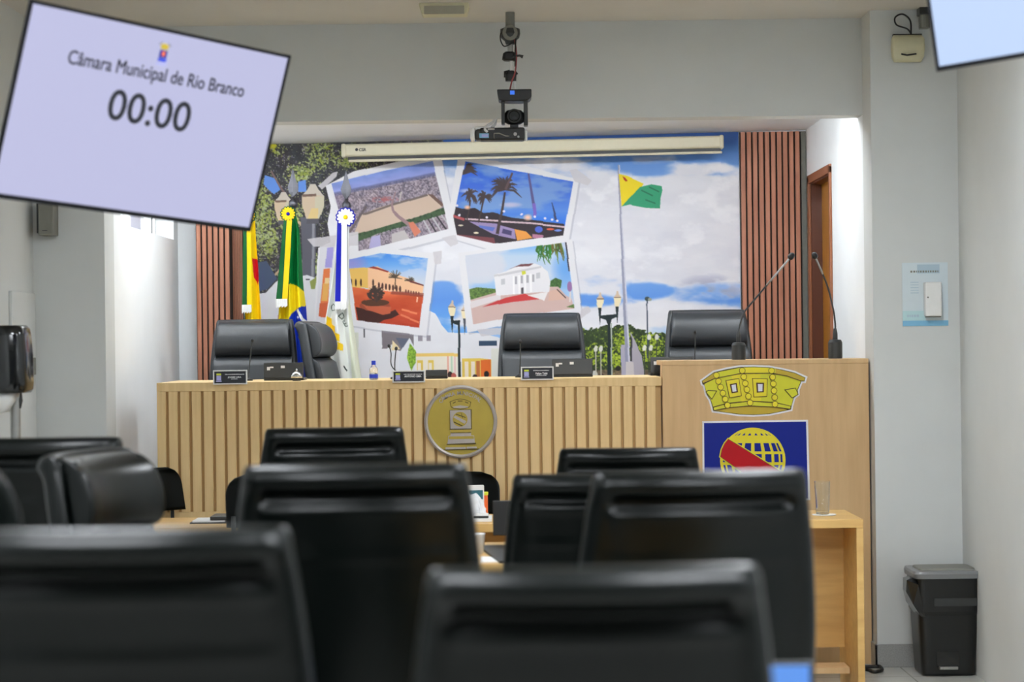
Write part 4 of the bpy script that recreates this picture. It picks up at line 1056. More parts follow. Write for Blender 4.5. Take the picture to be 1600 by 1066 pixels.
goose('lectern_microphone', [(1154, 540), (1157, 505), (1163, 488), (1180, 467), (1236, 401)], DY+.12, LZ, 'tall lectern microphone leaning far to the right over the slat panel', base=h1, rhead=.016, group='tall microphones on the lectern')
goose('lectern_microphone', [(1305, 540), (1305, 508), (1302, 484), (1292, 445), (1273, 400)], DY+.12, LZ, 'tall lectern microphone leaning left in front of the door', base=h1+.008, rhead=.015, group='tall microphones on the lectern')
# ------------------------------------------------------------------ padded executive chairs (front towards +Y)
ZSEAT = 0.47
def backrest_ring(z, zt):
    """centre line, width, wing of the shell at height z for a top at zt"""
    f = (z-.50)/(zt-.50)
    yc = -.17 - .13*f**1.15
    w = .44 + .055*math.sin(PI*min(1, f*1.05)) - .005*f - .008*math.exp(-max(0, zt-.035-z)/.045)
    return yc, w
def make_chair(name, label, lm, front=False):
    zt = 1.26
    t = thing(name, label, 'chair')
    # shell with rolled top, a stretched fold below it and a seam
    mb = MB(); nz = 64; nu = 40
    def shell_pt(s, z, side):
        yc, w = backrest_ring(z, zt); d = .052
        u = s
        wing = .040*abs(u)**2.2
        x = u*w/2
        tt = zt - z
        if side < 0:
            off = -d/2
            inn = 1-smoothf(abs(u), .80, .92)
            off += -.020*math.exp(-((tt-.028)/.024)**2)*(1 if abs(u) < .93 else .8)
            off += .021*inn*math.exp(-((tt-.068)/.017)**2)
            off += -.010*inn*math.exp(-((tt-.092)/.011)**2)
            off += -.007*inn*math.exp(-((tt-.188)/.006)**2)
            off += .006*inn*(1-math.exp(-(max(0, tt-.1)/.06)**2))
            off += -.006*math.exp(-((abs(u)-.95)/.035)**2)
        else:
            off = d/2
        return (x, yc+off+wing, z)
    def smoothf(a, lo, hi):
        k = max(0, min(1, (a-lo)/(hi-lo))); return k*k*(3-2*k)
    # build as rings around each height so that edges are rounded
    ringn = []
    for i in range(nz+1):
        z = .50 + (zt-.035-.50)*i/nz
        ring = []
        for k in range(nu+1): ring.append(shell_pt(-1+2*k/nu, z, -1))
        pr, pl = shell_pt(1, z, 1), shell_pt(-1, z, 1); br_, bl = ring[-1], ring[0]
        for k in range(1, 5):
            a = PI*k/5; ring.append((br_[0]+.014*math.sin(a), br_[1]+(pr[1]-br_[1])*(1-math.cos(a))/2, z))
        for k in range(nu+1): ring.append(shell_pt(1-2*k/nu, z, 1))
        for k in range(1, 5):
            a = PI*k/5; ring.append((bl[0]-.014*math.sin(a), pl[1]+(bl[1]-pl[1])*(1-math.cos(a))/2, z))
        ringn.append(ring)
    base = ringn[-1]; cy = sum(p[1] for p in base)/len(base)
    for k in range(1, 9):
        a = PI/2*k/8
        ring = []
        for p in base:
            u = p[0]/.25
            yc_loc = backrest_ring(p[2], zt)[0] + .040*min(1, abs(u))**2.2 - .006
            ex = 1 - .055*(1-math.cos(a))
            ring.append((p[0]*ex, yc_loc+(p[1]-yc_loc)*max(.02, math.cos(a)), p[2]+.035*math.sin(a) - .004*abs(u)**6))
        ringn.append(ring)
    n = len(base)
    vs = [p for r in ringn for p in r]
    fs = [(i*n+k, i*n+(k+1) % n, (i+1)*n+(k+1) % n, (i+1)*n+k) for i in range(len(ringn)-1) for k in range(n)] + [tuple(range(n))[::-1], tuple((len(ringn)-1)*n+k for k in range(n))]
    mb.add(vs, fs); mb.build('backrest', lm, t, smooth=True)
    # front pads
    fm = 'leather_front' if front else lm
    def pad(nm, z0, z1, w0, w1, th, y_of, n=16, bulge=.018, round_=.03):
        rings = []
        for i in range(n+1):
            f = i/n; z = z0+(z1-z0)*f
            e = min(1, f*(z1-z0)/round_, (1-f)*(z1-z0)/round_); e = math.sqrt(max(0, 1-(1-e)**2))
            e = max(e, .05)
            rings.append((z, y_of(z)+th*.5*e+bulge*math.sin(PI*f)*.5, (w0+(w1-w0)*f)*(1-.03*(1-e)), th*e+bulge*math.sin(PI*f), .030))
        return MB().slab(rings, 48, .28).build(nm, fm, t, smooth=True)
    yfront = lambda z: backrest_ring(z, zt)[0]+.026
    pad('headrest', 1.045, 1.250, .450, .415, .052, yfront, bulge=.03, round_=.05)
    pad('back_cushion', .53, 1.05, .435, .468, .045, yfront, bulge=.014)
    # piping on the pads
    for s in (-1, 1):
        for nm, z0, z1, w0, w1, yo in (('headrest_piping', 1.06, 1.24, .450, .415, .094), ('cushion_piping', .58, 1.035, .435, .468, .081)):
            pts = []
            for i in range(9):
                f = i/8; z = z0+(z1-z0)*f; w = w0+(w1-w0)*f; u = .86
                pts.append((s*u*w/2, yfront(z)+yo-.026+.024*math.sin(PI*f)*(1 if 'head' in nm else .45)-.008, z))
            MB().tube(pts, .004, 6).build(nm, lm, t, smooth=True)
    # seat
    rings = []
    for i, (f, k) in enumerate(((0, .90), (.12, .97), (.3, 1), (.7, 1), (.9, .97), (1, .90))):
        rings.append((ZSEAT-.055+.11*f, .08, .50*k, .50*k, 0))
    MB().slab(rings, 48, .3).build('seat', fm, t, smooth=True)
    # armrests
    for s in (-1, 1):
        pts = [(s*.225, -.12, .44), (s*.285, -.12, .47), (s*.295, -.12, .60), (s*.295, -.06, .655), (s*.295, .14, .655), (s*.292, .20, .60), (s*.285, .20, .47), (s*.225, .20, .44)]
        a = MB().tube(pts, .015, 8).build('armrest', 'dark_plastic', t, smooth=True)
        MB().slab([(-.012, 0, .05, .26, 0), (.0, 0, .055, .27, 0), (.012, 0, .045, .26, 0)], 20, .35).build('arm_pad', lm, a, loc=(s*.295, .04, .672))
    MB().lathe([(.03, .10), (.03, .30), (.02, .30), (.02, .42)], n=16).build('gas_lift', 'chrome', t)
    MB().box(-.11, .11, -.06, .16, .405, .425).build('tilt_plate', 'black_plastic', t, .006)
    hub = MB().lathe([(.035, .06), (.045, .08), (.035, .12)], n=20).build('base_hub', 'chrome', t)
    for k in range(5):
        a = 2*PI*k/5+.3
        dx, dy = math.cos(a), math.sin(a)
        g = MB().tube([(dx*.03, dy*.03, .095), (dx*.17, dy*.17, .085), (dx*.30, dy*.30, .07)], [.02, .018, .014], 10).build('base_leg', 'chrome', t, smooth=True)
        MB().lathe([(.001, -.022), (.026, -.02), (.026, .02), (.001, .022)], n=16, axis='x').build('caster', 'black_plastic', g, loc=(dx*.30, dy*.30, .0265), rot=(0, 0, a+PI/2))
    return t
UP = ('backrest', 'headrest', 'back_cushion', 'headrest_piping', 'cushion_piping', 'seat', 'armrest', 'tilt_plate')
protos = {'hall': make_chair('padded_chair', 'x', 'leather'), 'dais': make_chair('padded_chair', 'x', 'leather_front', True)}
used = set()
def chair(kind, px, Y, pytop, rz, label, group, scale=1.0, zbase=0.0, back=True):
    """place a chair so that the top centre of its backrest falls at pixel (px, pytop) at depth Y"""
    top = PX(px, pytop, Y)
    r = protos[kind] if kind not in used else copy_tree(protos[kind])
    used.add(kind)
    off = Matrix.Rotation(rz, 3, 'Z') @ Vector((0, -.30*scale, 0))
    r.location = (top.x-off.x, Y-off.y, zbase)
    r.rotation_euler = (0, 0, rz)
    r.scale = (scale,)*3
    dz = (top.z-zbase)/scale-1.26
    for ch in r.children:
        if ch.name.split('.')[0] in UP: ch.location.z = dz
        if ch.name.startswith('gas_lift'): ch.scale.z = 1.0+dz/.42
    tag(r, label, 'chair', group)
    return r
G1 = 'black padded chairs in the hall rows'
rad = math.radians
CH = [
 ('hall', 930, 2.98, 886, rad(2), 'nearest black padded chair back in the bottom middle, beside the blue-lit laptop'),
 ('hall', 196, 3.10, 826, rad(2), 'nearest black padded chair back on the left, cut off by the left edge'),
 ('hall', 554, 4.45, 725, rad(2), 'wide black padded chair back in the middle row left of the centre, covering the medallion chair gap'),
 ('hall', 1099, 4.62, 735, rad(7), 'big black padded chair back covering the bottom of the blue shield'),
 ('hall', 934, 5.95, 740, rad(1), 'black padded chair back half hidden behind the big chair under the shield'),
 ('hall', 524, 7.25, 668, rad(9), 'black padded chair back in front of the slats, left of the medallion'),
 ('hall', 981, 7.30, 700, rad(-3), 'black padded chair back in front of the slats, right of the medallion'),
 ('hall', 62, 6.30, 684, rad(0), 'black padded chair back farthest left below the wall dispenser'),
 ('hall', 118, 5.80, 704, rad(180+74), 'black padded chair turned sideways showing its glossy headrest at the left'),
 ('hall', -110, 4.05, 700, rad(-75), 'black padded chair mostly cut off at the left edge, only its side showing'),
]
CH[2] = CH[2][:5] + ('wide black padded chair back between the left foreground chair and the bench',)
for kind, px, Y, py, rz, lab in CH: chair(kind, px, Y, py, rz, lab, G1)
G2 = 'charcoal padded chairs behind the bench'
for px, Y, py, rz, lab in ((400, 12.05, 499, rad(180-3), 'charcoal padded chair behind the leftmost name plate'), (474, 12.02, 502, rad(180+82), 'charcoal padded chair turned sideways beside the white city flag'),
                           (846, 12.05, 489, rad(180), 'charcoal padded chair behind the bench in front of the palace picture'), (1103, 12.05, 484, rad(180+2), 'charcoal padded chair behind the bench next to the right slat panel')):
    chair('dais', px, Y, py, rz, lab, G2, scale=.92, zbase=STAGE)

# ------------------------------------------------------------------ tables of the hall
TZ = .78
def table(label, x0, x1, y0, y1, panels=(True, True), group='oak tables in the hall'):
    cx, cy = (x0+x1)/2, (y0+y1)/2
    t = thing('oak_table', label, 'table', (cx, y0, 0), group=group)
    box('tabletop', 'oak_table', x0-cx, x1-cx, 0, y1-y0, TZ-.036, TZ, t, .002)
    if panels[0]: box('side_panel', 'oak_table', x0-cx, x0-cx+.03, .002, y1-y0, 0, TZ-.036, t, .002)
    if panels[1]: box('side_panel', 'oak_table', x1-cx-.03, x1-cx, .002, y1-y0, 0, TZ-.036, t, .002)
    box('modesty_panel', 'oak_table', x0-cx+.03, x1-cx-.03, y1-y0-.15, y1-y0-.13, .19, TZ-.036, t)
    return t
TY0, TY1 = 9.45, 9.98
xr = PX(1349, 812, TY0).x
tr = table('oak table by the lectern with the empty glass', xr-1.03, xr, TY0, TY1)
box('footrest', 'oak_lectern', -.48, .48, .20, .36, .10, .125, tr)
table('oak table in front of the medallion, under papers and folders', -.56, .44, TY0, TY1)
table('oak table at the left end of the bench with a dark folder', -1.60, -.60, TY0, TY1)
table('oak table with black desk pad and white cup, behind the middle row of chairs', -.95, 1.0, 7.74, 8.58)
table('oak table nearest the viewer carrying the blue-lit laptop', .10, .66, 3.70, 4.08)

# glass and coaster on the right table
c = PX(1287, 807, TY0+.24)
t = tag(MB().lathe([(.045, 0), (.052, .002), (.052, .004), (.03, .0045)], n=32).build('coaster', 'paper', loc=(c.x+.002, TY0+.24, TZ)), 'white round coaster under the empty glass', 'coaster')
t = thing('drinking_glass', 'empty clear drinking glass on the right table', 'glass', (c.x-.005, TY0+.24, TZ+.0046))
MB().lathe([(.026, 0), (.028, .002), (.034, .142), (.0345, .143), (.033, .143), (.027, .008), (.001, .007)], n=36).build('tumbler', 'glass', t)
shade_auto(t.children[0], 35)

# things on the middle table in front of the medallion
def at(px, py, z=TZ):
    """point on a horizontal plane of height z seen at a pixel"""
    v = (py-533)+ROLL*(px-800); Y = (EYE-z)*F/v
    q = PX(px, py, Y); return q
yy = TY0+.20
def thing_box(name, label, cat, x0, x1, y0, y1, z0, z1, m, bev=.002, rz=0.0):
    o = MB().box(-(x1-x0)/2, (x1-x0)/2, -(y1-y0)/2, (y1-y0)/2, 0, z1-z0).build(name, m, None, bev)
    o.location = ((x0+x1)/2, (y0+y1)/2, z0); o.rotation_euler = (0, 0, rz)
    return tag(o, label, cat)
q = PX(738, 800, yy)
thing_box('paper_stack', 'stack of white papers with a spiral edge on the middle table', 'paper stack', q.x-.03, q.x+.085, yy-.10, yy+.10, TZ, TZ+.014, 'paper')
o = thing_box('notebook', 'dark spiral notebook lying on the white papers', 'notebook', q.x+.008, q.x+.070, yy-.09, yy+.05, TZ+.0145, TZ+.0245, 'dark_plastic', .001)
MB().box(-.03, .03, -.067, .067, .010, .0115).build('cover_sheet', 'paper', o)
t = thing('plastic_bag', 'crumpled clear plastic bag on the papers of the middle table', 'bag', (q.x+.003, yy+.16, TZ))
mb = MB(); rnd = random.Random(5)
rings = []
for z, w in ((0, .09), (.012, .11), (.035, .10), (.06, .085), (.082, .06), (.10, .03)): rings.append((z, 0, w, w*.75, 0))
mb.slab(rings, 24, .6)
mb.v = [(x*(1+rnd.uniform(-.2, .2)), y*(1+rnd.uniform(-.2, .2)), z+(rnd.uniform(-.006, .006) if z > 0 else 0)) for x, y, z in mb.v]
mb.build('film', 'clear_film', t)
t = thing('card_box', 'small white and teal box standing behind the middle-row chair', 'box', (q.x+.012, TY1-.10, TZ), (0, 0, .1))
box('carton', 'paper', -.035, .035, -.02, .02, 0, .135, t, .001)
box('teal_print', 'teal', -.030, .030, -.0215, -.0201, .075, .115, t)
t = thing('card_holder', 'small lime and orange card holder on the middle table', 'card holder', (q.x+.043, TY1-.06, TZ), (0, 0, -.1))
box('orange_card', 'orange', -.02, .02, -.012, .012, 0, .088, t, .002)
box('lime_card', 'lime', -.022, .022, -.013, .013, .0885, .103, t, .002)

# monitor and things on the desk-pad table
X0 = PX(770, 800, 8.46).x
t = thing('monitor', 'dark flat monitor on the desk-pad table beside the half hidden chair', 'monitor', (X0+.17, 8.46, TZ))
zt_ = PX(770, 783, 8.46).z-TZ
box('panel', 'black_plastic', -.17, .17, 0, .02, .035, zt_, t, .003); box('stand', 'black_plastic', -.04, .04, .02, .04, .01, .12, t); box('foot', 'black_plastic', -.09, .09, -.03, .08, 0, .01, t, .002)
q = PX(748, 872, 7.98)
t = thing('paper_cup', 'small white cup on the desk-pad table', 'cup', (q.x-.004, 8.12, TZ))
MB().lathe([(.020, 0), (.025, .070), (.027, .072), (.025, .074), (.022, .070), (.018, .004), (.001, .003)], n=28).build('body', 'white_plastic', t, smooth=True)
qa = at(752, 884); qb = at(770, 884)
thing_box('paper_sheet', 'white paper sheet before the small cup', 'paper', -.118, -.058, 7.80, 7.99, TZ, TZ+.002, 'paper', 0)
o = MB().add([(0.0, 0, 0), (.6, 0, 0), (.6, .62, 0), (-.085, .62, 0), (0.0, 0, .008), (.6, 0, .008), (.6, .62, .008), (-.085, .62, .008)], [(0,3,2,1),(4,5,6,7),(0,1,5,4),(1,2,6,5),(2,3,7,6),(3,0,4,7)]).build('desk_pad', 'black_plastic', None, .001)
o.location = (PX(781, 900, 7.76).x, 7.76, TZ)
tag(o, 'black desk pad on the table behind the middle row', 'desk pad')
# dark folder on the left table
q = PX(335, 822, TY0+.3)
t = thing('folder', 'dark open folder with papers on the left table', 'folder', (q.x+.01, TY0+.28, TZ))
box('cover', 'black_plastic', -.10, .16, -.10, .10, 0, .006, t, .001); box('sheets', 'paper', -.09, .05, -.09, .09, .0061, .012, t); box('flap', 'dark_plastic', -.015, .15, -.085, .09, .0121, .030, t, .004)

# laptop with the blue screen, nearest table
q = PX(1206, 1048, 3.92)
t = thing('laptop', 'open laptop with blue-lit screen at the bottom, right of the nearest chair', 'laptop', (q.x-.075, 3.92, TZ))
zt_ = q.z-TZ
box('keyboard_base', 'dark_plastic', -.15, .15, -.21, 0, 0, .014, t, .003)
l = box('lid', 'black_plastic', -.15, .15, 0, .008, .0, zt_, t, .003); l.location.z = .0145
box('display', 'screen_phone', -.141, .141, -.0012, -.0001, .015, zt_-.006, l)

# slim visitor chairs between the tables and the bench
def make_visitor():
    t = thing('visitor_chair', 'x', 'chair')
    rings = []
    for i in range(13):
        f = i/12; z = .785+.205*f
        e = 1.0 if f < .55 else math.sqrt(max(.02, 1-((f-.55)/.45)**2.4))
        rings.append((z, .215+.035*f, .40*(.5+.5*e) if f > .55 else .40, .022*max(.4, e), -.05))
    MB().slab(rings, 40, .45).build('backrest', 'leather', t, smooth=True)
    MB().slab([(.42, 0, .40, .38, 0), (.435, 0, .43, .41, 0), (.455, 0, .43, .41, 0), (.47, 0, .39, .37, 0)], 36, .35).build('seat', 'leather', t, smooth=True)
    for s in (-1, 1):
        MB().tube([(s*.17, .19, .42), (s*.17, .215, .55), (s*.165, .215, .83)], .009, 8).build('back_upright', 'dark_plastic', t, smooth=True)
        MB().tube([(s*.18, -.17, .43), (s*.19, -.19, 0)], .011, 8).build('leg', 'dark_plastic', t, smooth=True)
        MB().tube([(s*.18, .17, .43), (s*.19, .21, 0)], .011, 8).build('leg', 'dark_plastic', t, smooth=True)
    return t
vis = make_visitor()
for i, (px, py, Y, rz, lab) in enumerate(((228, 732, 10.42, rad(62), 'slim black visitor chair by the left end of the bench, its two uprights showing'), (428, 741, 8.86, rad(180), 'slim black visitor chair behind the middle-row chair, its left edge showing'), (714, 737, 10.46, rad(0), 'slim black visitor chair under the medallion with rounded top'))):
    v = vis if i == 0 else copy_tree(vis)
    p = PX(px, py, Y)
    o_ = Matrix.Rotation(rz, 3, 'Z') @ Vector((0, .24, 0))
    v.location = (p.x-o_.x, Y-o_.y, 0); v.rotation_euler = (0, 0, rz); v.scale.z = p.z/.99
    tag(v, lab, 'chair', 'slim visitor chairs by the bench')
# ------------------------------------------------------------------ hanging television screens
def tv(label, loc, yaw, pitch, roll, scr, rich):
    W, H = .97, .56
    R_ = Matrix.Rotation(yaw, 4, 'Z') @ Matrix.Rotation(pitch, 4, 'X') @ Matrix.Rotation(roll, 4, 'Y')
    t = thing('television', label, 'television', loc, R_.to_euler())
    box('housing', 'black_plastic', -W/2+.07, W/2-.07, .0121, .055, -H/2+.06, H/2-.06, t, .01)
    mb = MB(); fw = .010
    mb.box(-W/2, W/2, 0, .012, -H/2, -H/2+fw*1.4).box(-W/2, W/2, 0, .012, H/2-fw, H/2).box(-W/2, -W/2+fw, 0, .012, -H/2+fw, H/2-fw).box(W/2-fw, W/2, 0, .012, -H/2+fw, H/2-fw)
    mb.build('bezel', 'bezel', t, .002)
    box('screen', scr, -W/2+fw-.001, W/2-fw+.001, .004, .011, -H/2+fw, H/2-fw, t)
    mt = box('wall_mount', 'black_plastic', -.12, .12, .0551, .075, -.12, .12, t, .002)
    inv = t.matrix_basis.inverted()
    # swivel arm to the side wall
    back = t.matrix_basis @ Vector((0, .14, -.10))
    w2 = lambda p: inv @ Vector(p)
    xw = XL if loc[0] < 0 else XR; s_ = 1 if xw > 0 else -1
    MB().tube([(0, .075, -.10), (0, .14, -.10), w2((xw-s_*.02, back.y+.12, back.z))], .02, 12).build('swivel_arm', 'black_plastic', t)
    fl_ = box('wall_plate', 'black_plastic', -.009, .009, -.1, .1, -.12, .12, t)
    fl_.matrix_basis = inv @ Matrix.Translation((xw-s_*.011, back.y+.12, back.z))
    if rich:
        text('title_lettering', 'Câmara Municipal de Rio Branco', .05, 'text_dark', t, (.006, .0036, .126), width=.655, height=.052, ext=.0003, fat=.0011)
        text('clock_lettering', '00:00', .1, 'text_dark', t, (.002, .0036, -.008), width=.305, height=.092, ext=.0003, bold=.0012)
        pl = lambda nm, pts, m, y=.0034: MB().prism([(x+.003, z) for x, z in pts], y, .0039).build(nm, m, t)
        pl('logo_crown', [(-.016, .232), (.0, .237), (.016, .232), (.012, .219), (-.012, .219)], 'ochre')
        pl('logo_shield', [(-.014, .217), (.014, .217), (.014, .194), (-.014, .194)], 'blue_vinyl')
        pl('logo_globe', [(-.005, .214), (.006, .214), (.007, .200), (-.005, .200)], 'orange', .0031)
        pl('logo_ribbon', [(-.015, .193), (.016, .193), (.015, .183), (-.015, .183)], 'blue_cap')
        pl('logo_base', [(-.018, .180), (.018, .180), (.018, .172), (-.018, .172)], 'lavender')
        for s in (-1, 1): pl('logo_arc', [(s*.010, .2405), (s*.022, .2335), (s*.024, .2295), (s*.022, .2315), (s*.010, .2385)], 'text_dark')
    return t
tv('large lit screen hanging tilted at upper left, showing a clock at zero', (-1.0582, 6.5566, EYE+.6514), .8218, .2754, .0756, 'screen', True)
tv('lit blank blue-white screen cut off at the upper right corner', (1.513, 5.867, EYE+1.037-.0), math.radians(-40), math.radians(8), math.radians(-3.5), 'screen_blue', False)

# ------------------------------------------------------------------ camera rig hanging before the header
YC = 10.42
def Pc(px, py, d=0): return PX(px, py, YC+d)
c = Pc(797, 28)
rig = thing('ceiling_mount', 'metal ceiling mount arm with clamps, knobs and cables before the header wall', 'camera mount', (c.x, YC, CEIL))
L = lambda px, py, d=0: Pc(px, py, d)-Vector((c.x, YC, CEIL))
S_ = YC/F
top = L(797, 28)
MB().tube([(0, 0, -.001), L(797, 42)], .022, 14).build('ceiling_post', 'grey_metal', rig)
k = L(797, 53)
MB().lathe([(.030, .028), (.045, .022), (.047, .0), (.042, -.02), (.025, -.034), (.020, -.05)], k, 24).build('pan_joint', 'dark_plastic', rig, smooth=False)
MB().lathe([(.034, -.002), (.036, .008), (.034, .012)], (k.x, k.y-.030, k.z), 20, 'y').build('joint_ring', 'grey_metal', rig)
MB().tube([L(797, 66), L(798, 88)], .014, 10).build('arm_tube', 'steel', rig)
MB().slab([(-.022, 0, .05, .05, 0), (-.015, 0, .07, .06, 0), (.012, 0, .06, .06, 0), (.02, 0, .04, .04, 0)], 20, .6).build('clamp', 'black_plastic', rig, loc=L(796, 88))
MB().tube([L(800, 88, -.03), L(812, 87, -.03), L(817, 89, -.03)], [.006, .005, .009], 8).build('clamp_lever', 'dark_plastic', rig, smooth=True)
MB().tube([L(799, 90), L(799.5, 112)], .008, 10).build('arm_tube', 'white_plastic', rig)
MB().slab([(-.03, 0, .05, .04, 0), (0, 0, .055, .045, 0), (.018, 0, .03, .04, 0)], 20, .6).build('clamp', 'black_plastic', rig, loc=L(798, 117))
MB().tube([L(797, 112), L(791, 114), L(791, 121)], [.010, .014, .012], 10).build('clamp_knob', 'black_plastic', rig, smooth=True)
MB().tube([L(803, 114), L(806, 118)], [.013, .014], 12).build('clamp_knob', 'black_plastic', rig)
MB().tube([L(803, 116), L(804, 130), L(804, 141)], .007, 10).build('arm_tube', 'white_plastic', rig)
MB().tube(spl([L(792, 50, -.04), L(783, 52, -.03), L(782, 62, -.03), L(786, 71, -.03), L(791, 72, -.02), L(803, 66, -.03)]), .003, 6).build('cable', 'cable', rig, smooth=True)
MB().tube(spl([L(804, 60, -.02), L(807, 85, -.03), L(805, 112, -.03), L(800, 126, -.03), L(797, 140, -.01)]), .004, 6).build('cable', 'red_cable', rig, smooth=True)
MB().tube([L(806, 58, -.02), L(805, 80, -.035), L(805, 104, -.03)], .004, 6).build('cable', 'cable', rig, smooth=True)

o_ = Pc(803, 142)
cam = thing('dome_camera', 'black motorised camera hanging upside down from the mount arm, blue status light', 'camera', (o_.x, YC, o_.z))
Q = lambda px, py, d=0: Pc(px, py, d)-Vector((o_.x, YC, o_.z))
def pbox(nm, x0, y0, x1, y1, d0, d1, m, par, org, bev=.004):
    a = PX(x0, y0, YC)-org; b = PX(x1, y1, YC)-org
    return MB().box(a.x, b.x, d0, d1, b.z, a.z).build(nm, m, par, bev)
oc_ = Vector((o_.x, YC, o_.z))
a = Q(776.5, 142.5); b = Q(830.5, 158)
MB().prism([(a.x, a.z), (b.x, a.z), (b.x, a.z-.035), (b.x-.012, b.z), (b.x-.05, b.z-.006), (a.x+.05, b.z-.006), (a.x+.008, b.z)], -.075, .07).build('base_body', 'black_plastic', cam, .004)
pbox('yoke_arm', 783, 156, 789, 195, -.04, .04, 'dark_plastic', cam, oc_); pbox('yoke_arm', 818, 156, 825, 197, -.04, .04, 'dark_plastic', cam, oc_)
q = Q(803.5, 185); 
MB().lathe([(.012, .042), (.034, .036), (.048, .02), (.052, -.005), (.046, -.018), (.03, -.028), (.01, -.030)], q, 28).build('camera_head', 'black_plastic', cam, smooth=True)
MB().lathe([(.03, .03), (.033, .056), (.026, .056), (.022, .05)], (q.x, q.y, q.z+.006), 24, 'y').build('lens', 'black_gloss', cam)
pbox('status_light', 797, 144.5, 804, 150.5, -.077, -.0751, 'blue_led', cam, oc_, 0)
o2 = Pc(780, 208)
vc = thing('camcorder', 'silver and black video camera hanging on its side under the black camera', 'video camera', (o2.x, YC, o2.z))
oc2 = Vector((o2.x, YC, o2.z))
pbox('body', 750, 201, 820, 220, -.045, .05, 'black_plastic', vc, oc2, .008)
pbox('lens_hood', 735, 201, 742, 221.5, -.05, .05, 'white_plastic', vc, oc2, .010)
pbox('lens_barrel', 742, 203, 757, 220, -.042, .042, 'dark_plastic', vc, oc2, .012)
pbox('top_strip', 742, 198.5, 758, 203, -.03, .03, 'white_plastic', vc, oc2, .004)
pbox('side_badge', 749, 210, 764, 217, -.0475, -.0455, 'poster_band', vc, oc2, .001)
pbox('side_badge_print', 753, 211.5, 763, 215.5, -.0482, -.0476, 'lavender', vc, oc2, 0)
pbox('silver_strip', 762, 202, 773, 204.5, -.048, -.0455, 'silver_rim', vc, oc2, 0); pbox('silver_strip', 773, 198, 788, 201, -.035, .02, 'white_plastic', vc, oc2, .001)
D = lambda px, py, d=0: PX(px, py, YC)-oc2+Vector((0, d, 0))
MB().tube(spl([D(775, 185, .02), D(768, 192, .0), D(760, 199, -.046), D(758, 204, -.05), D(762, 208, -.05)]), .006, 8).build('hand_strap', 'white_plastic', vc, smooth=True)
MB().tube([D(775, 186, .03), D(774, 193, .02), D(769, 199, .0)], .006, 8).build('hand_strap', 'white_plastic', vc, smooth=True)
MB().tube([D(772, 218, -.047), D(772, 210, -.05), D(780, 210, -.05), D(790, 214, -.05), D(796, 214, -.047)], .003, 6).build('strap_wire', 'steel', vc, smooth=True)
MB().lathe([(.008, 0), (.008, .006)], D(805, 211, -.0455), 14, 'y').build('button', 'silver_rim', vc); MB().lathe([(.005, 0), (.005, .006)], D(810, 215, -.0455), 12, 'y').build('button', 'steel', vc)
MB().tube([D(814, 207), D(817, 209), D(817, 219)], [.016, .018, .014], 12).build('end_grip', 'grey_metal', vc, smooth=True)
pbox('mount_shoe', 797, 195.5, 810, 201, -.02, .02, 'black_plastic', vc, oc2, .001)
pbox('end_cap', 819, 204, 824, 220, -.03, .03, 'white_plastic', vc, oc2, .006)

# ------------------------------------------------------------------ small fixtures
yE = 10.1
a = PX(655, 12, yE); b = PX(733, 12, yE)
t = thing('emergency_light', 'cream ceiling fixture with a greyish recessed panel left of the camera mount', 'ceiling fixture', ((a.x+b.x)/2, yE, CEIL))
W = b.x-a.x
MB().prism([(-W/2, 0), (W/2, 0), (W/2, -.012), (W/2-.012, -.05), (-W/2+.012, -.05), (-W/2, -.012)], 0, .12).build('housing', 'cream', t, .003)
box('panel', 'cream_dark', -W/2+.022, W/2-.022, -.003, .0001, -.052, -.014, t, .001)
a = PX(1394, 54, YF-.07); b = PX(1446, 95, YF-.07)
t = thing('emergency_light', 'cream wall box with a dark slot high on the right pier', 'wall fixture', ((a.x+b.x)/2, YF, (a.z+b.z)/2))
W, H = b.x-a.x, a.z-b.z
MB().slab([(-H/2, 0, W*.82, .03, 0), (-H*.32, -.008, W*.96, .05, 0), (0, -.012, W, .06, 0), (H*.36, -.010, W*.98, .055, 0), (H/2, 0, W*.86, .03, 0)], 32, .28).build('housing', 'cream', t, smooth=True, loc=(0, -.032, 0))
MB().tube([(-W*.24, -.075, -H*.24), (-.01, -.078, -H*.29), (W*.22, -.075, -H*.24)], .004, 8).build('slot', 'black_plastic', t, smooth=True)
MB().box(-W*.42, W*.45, -.03, -.002, H/2+.001, H/2+.008).build('top_bracket', 'dark_plastic', t)
cd = MB().tube(spl([(.02, -.03, H/2+.004), (.0, -.035, H/2+.03), (-.05, -.035, H/2+.05), (-.055, -.03, H/2+.085), (-.02, -.03, H/2+.10), (.015, -.03, H/2+.07), (.02, -.02, H/2+.01)]), .004, 8).build('cord', 'cable', t, smooth=True)
a = PX(1445, 27, YF-.05)
t = thing('wall_bracket', 'small grey pipe bracket beside the cream wall box at the right screen', 'bracket', (a.x, YF, a.z))
MB().tube([(0, -.05, .06), (0, -.05, -.05)], .024, 14).build('tube', 'grey_metal', t); MB().box(-.03, .03, -.085, -.001, .01, .055).build('clamp', 'dark_plastic', t, .004); MB().box(-.02, .02, -.03, -.001, -.05, .0).build('plate', 'steel', t, .002)
a = PX(59, 318, YF-.1); b = PX(85, 368, YF-.1)
t = thing('wall_speaker', 'small grey box high in the left corner under the big screen', 'speaker', ((a.x+b.x)/2, YF, (a.z+b.z)/2))
W, H = b.x-a.x, a.z-b.z
box('housing', 'grey_metal', -W/2+.006, W/2, -.13, -.001, -H/2, H/2, t, .006); box('side_shade', 'black_plastic', -W/2-.001, -W/2+.0055, -.125, -.004, -H/2+.01, H/2-.002, t); box('badge', 'dark_plastic', -.012, .012, -.132, -.1301, -.055, -.052, t)  # thin black sheet stands in for the shade on the box's left side

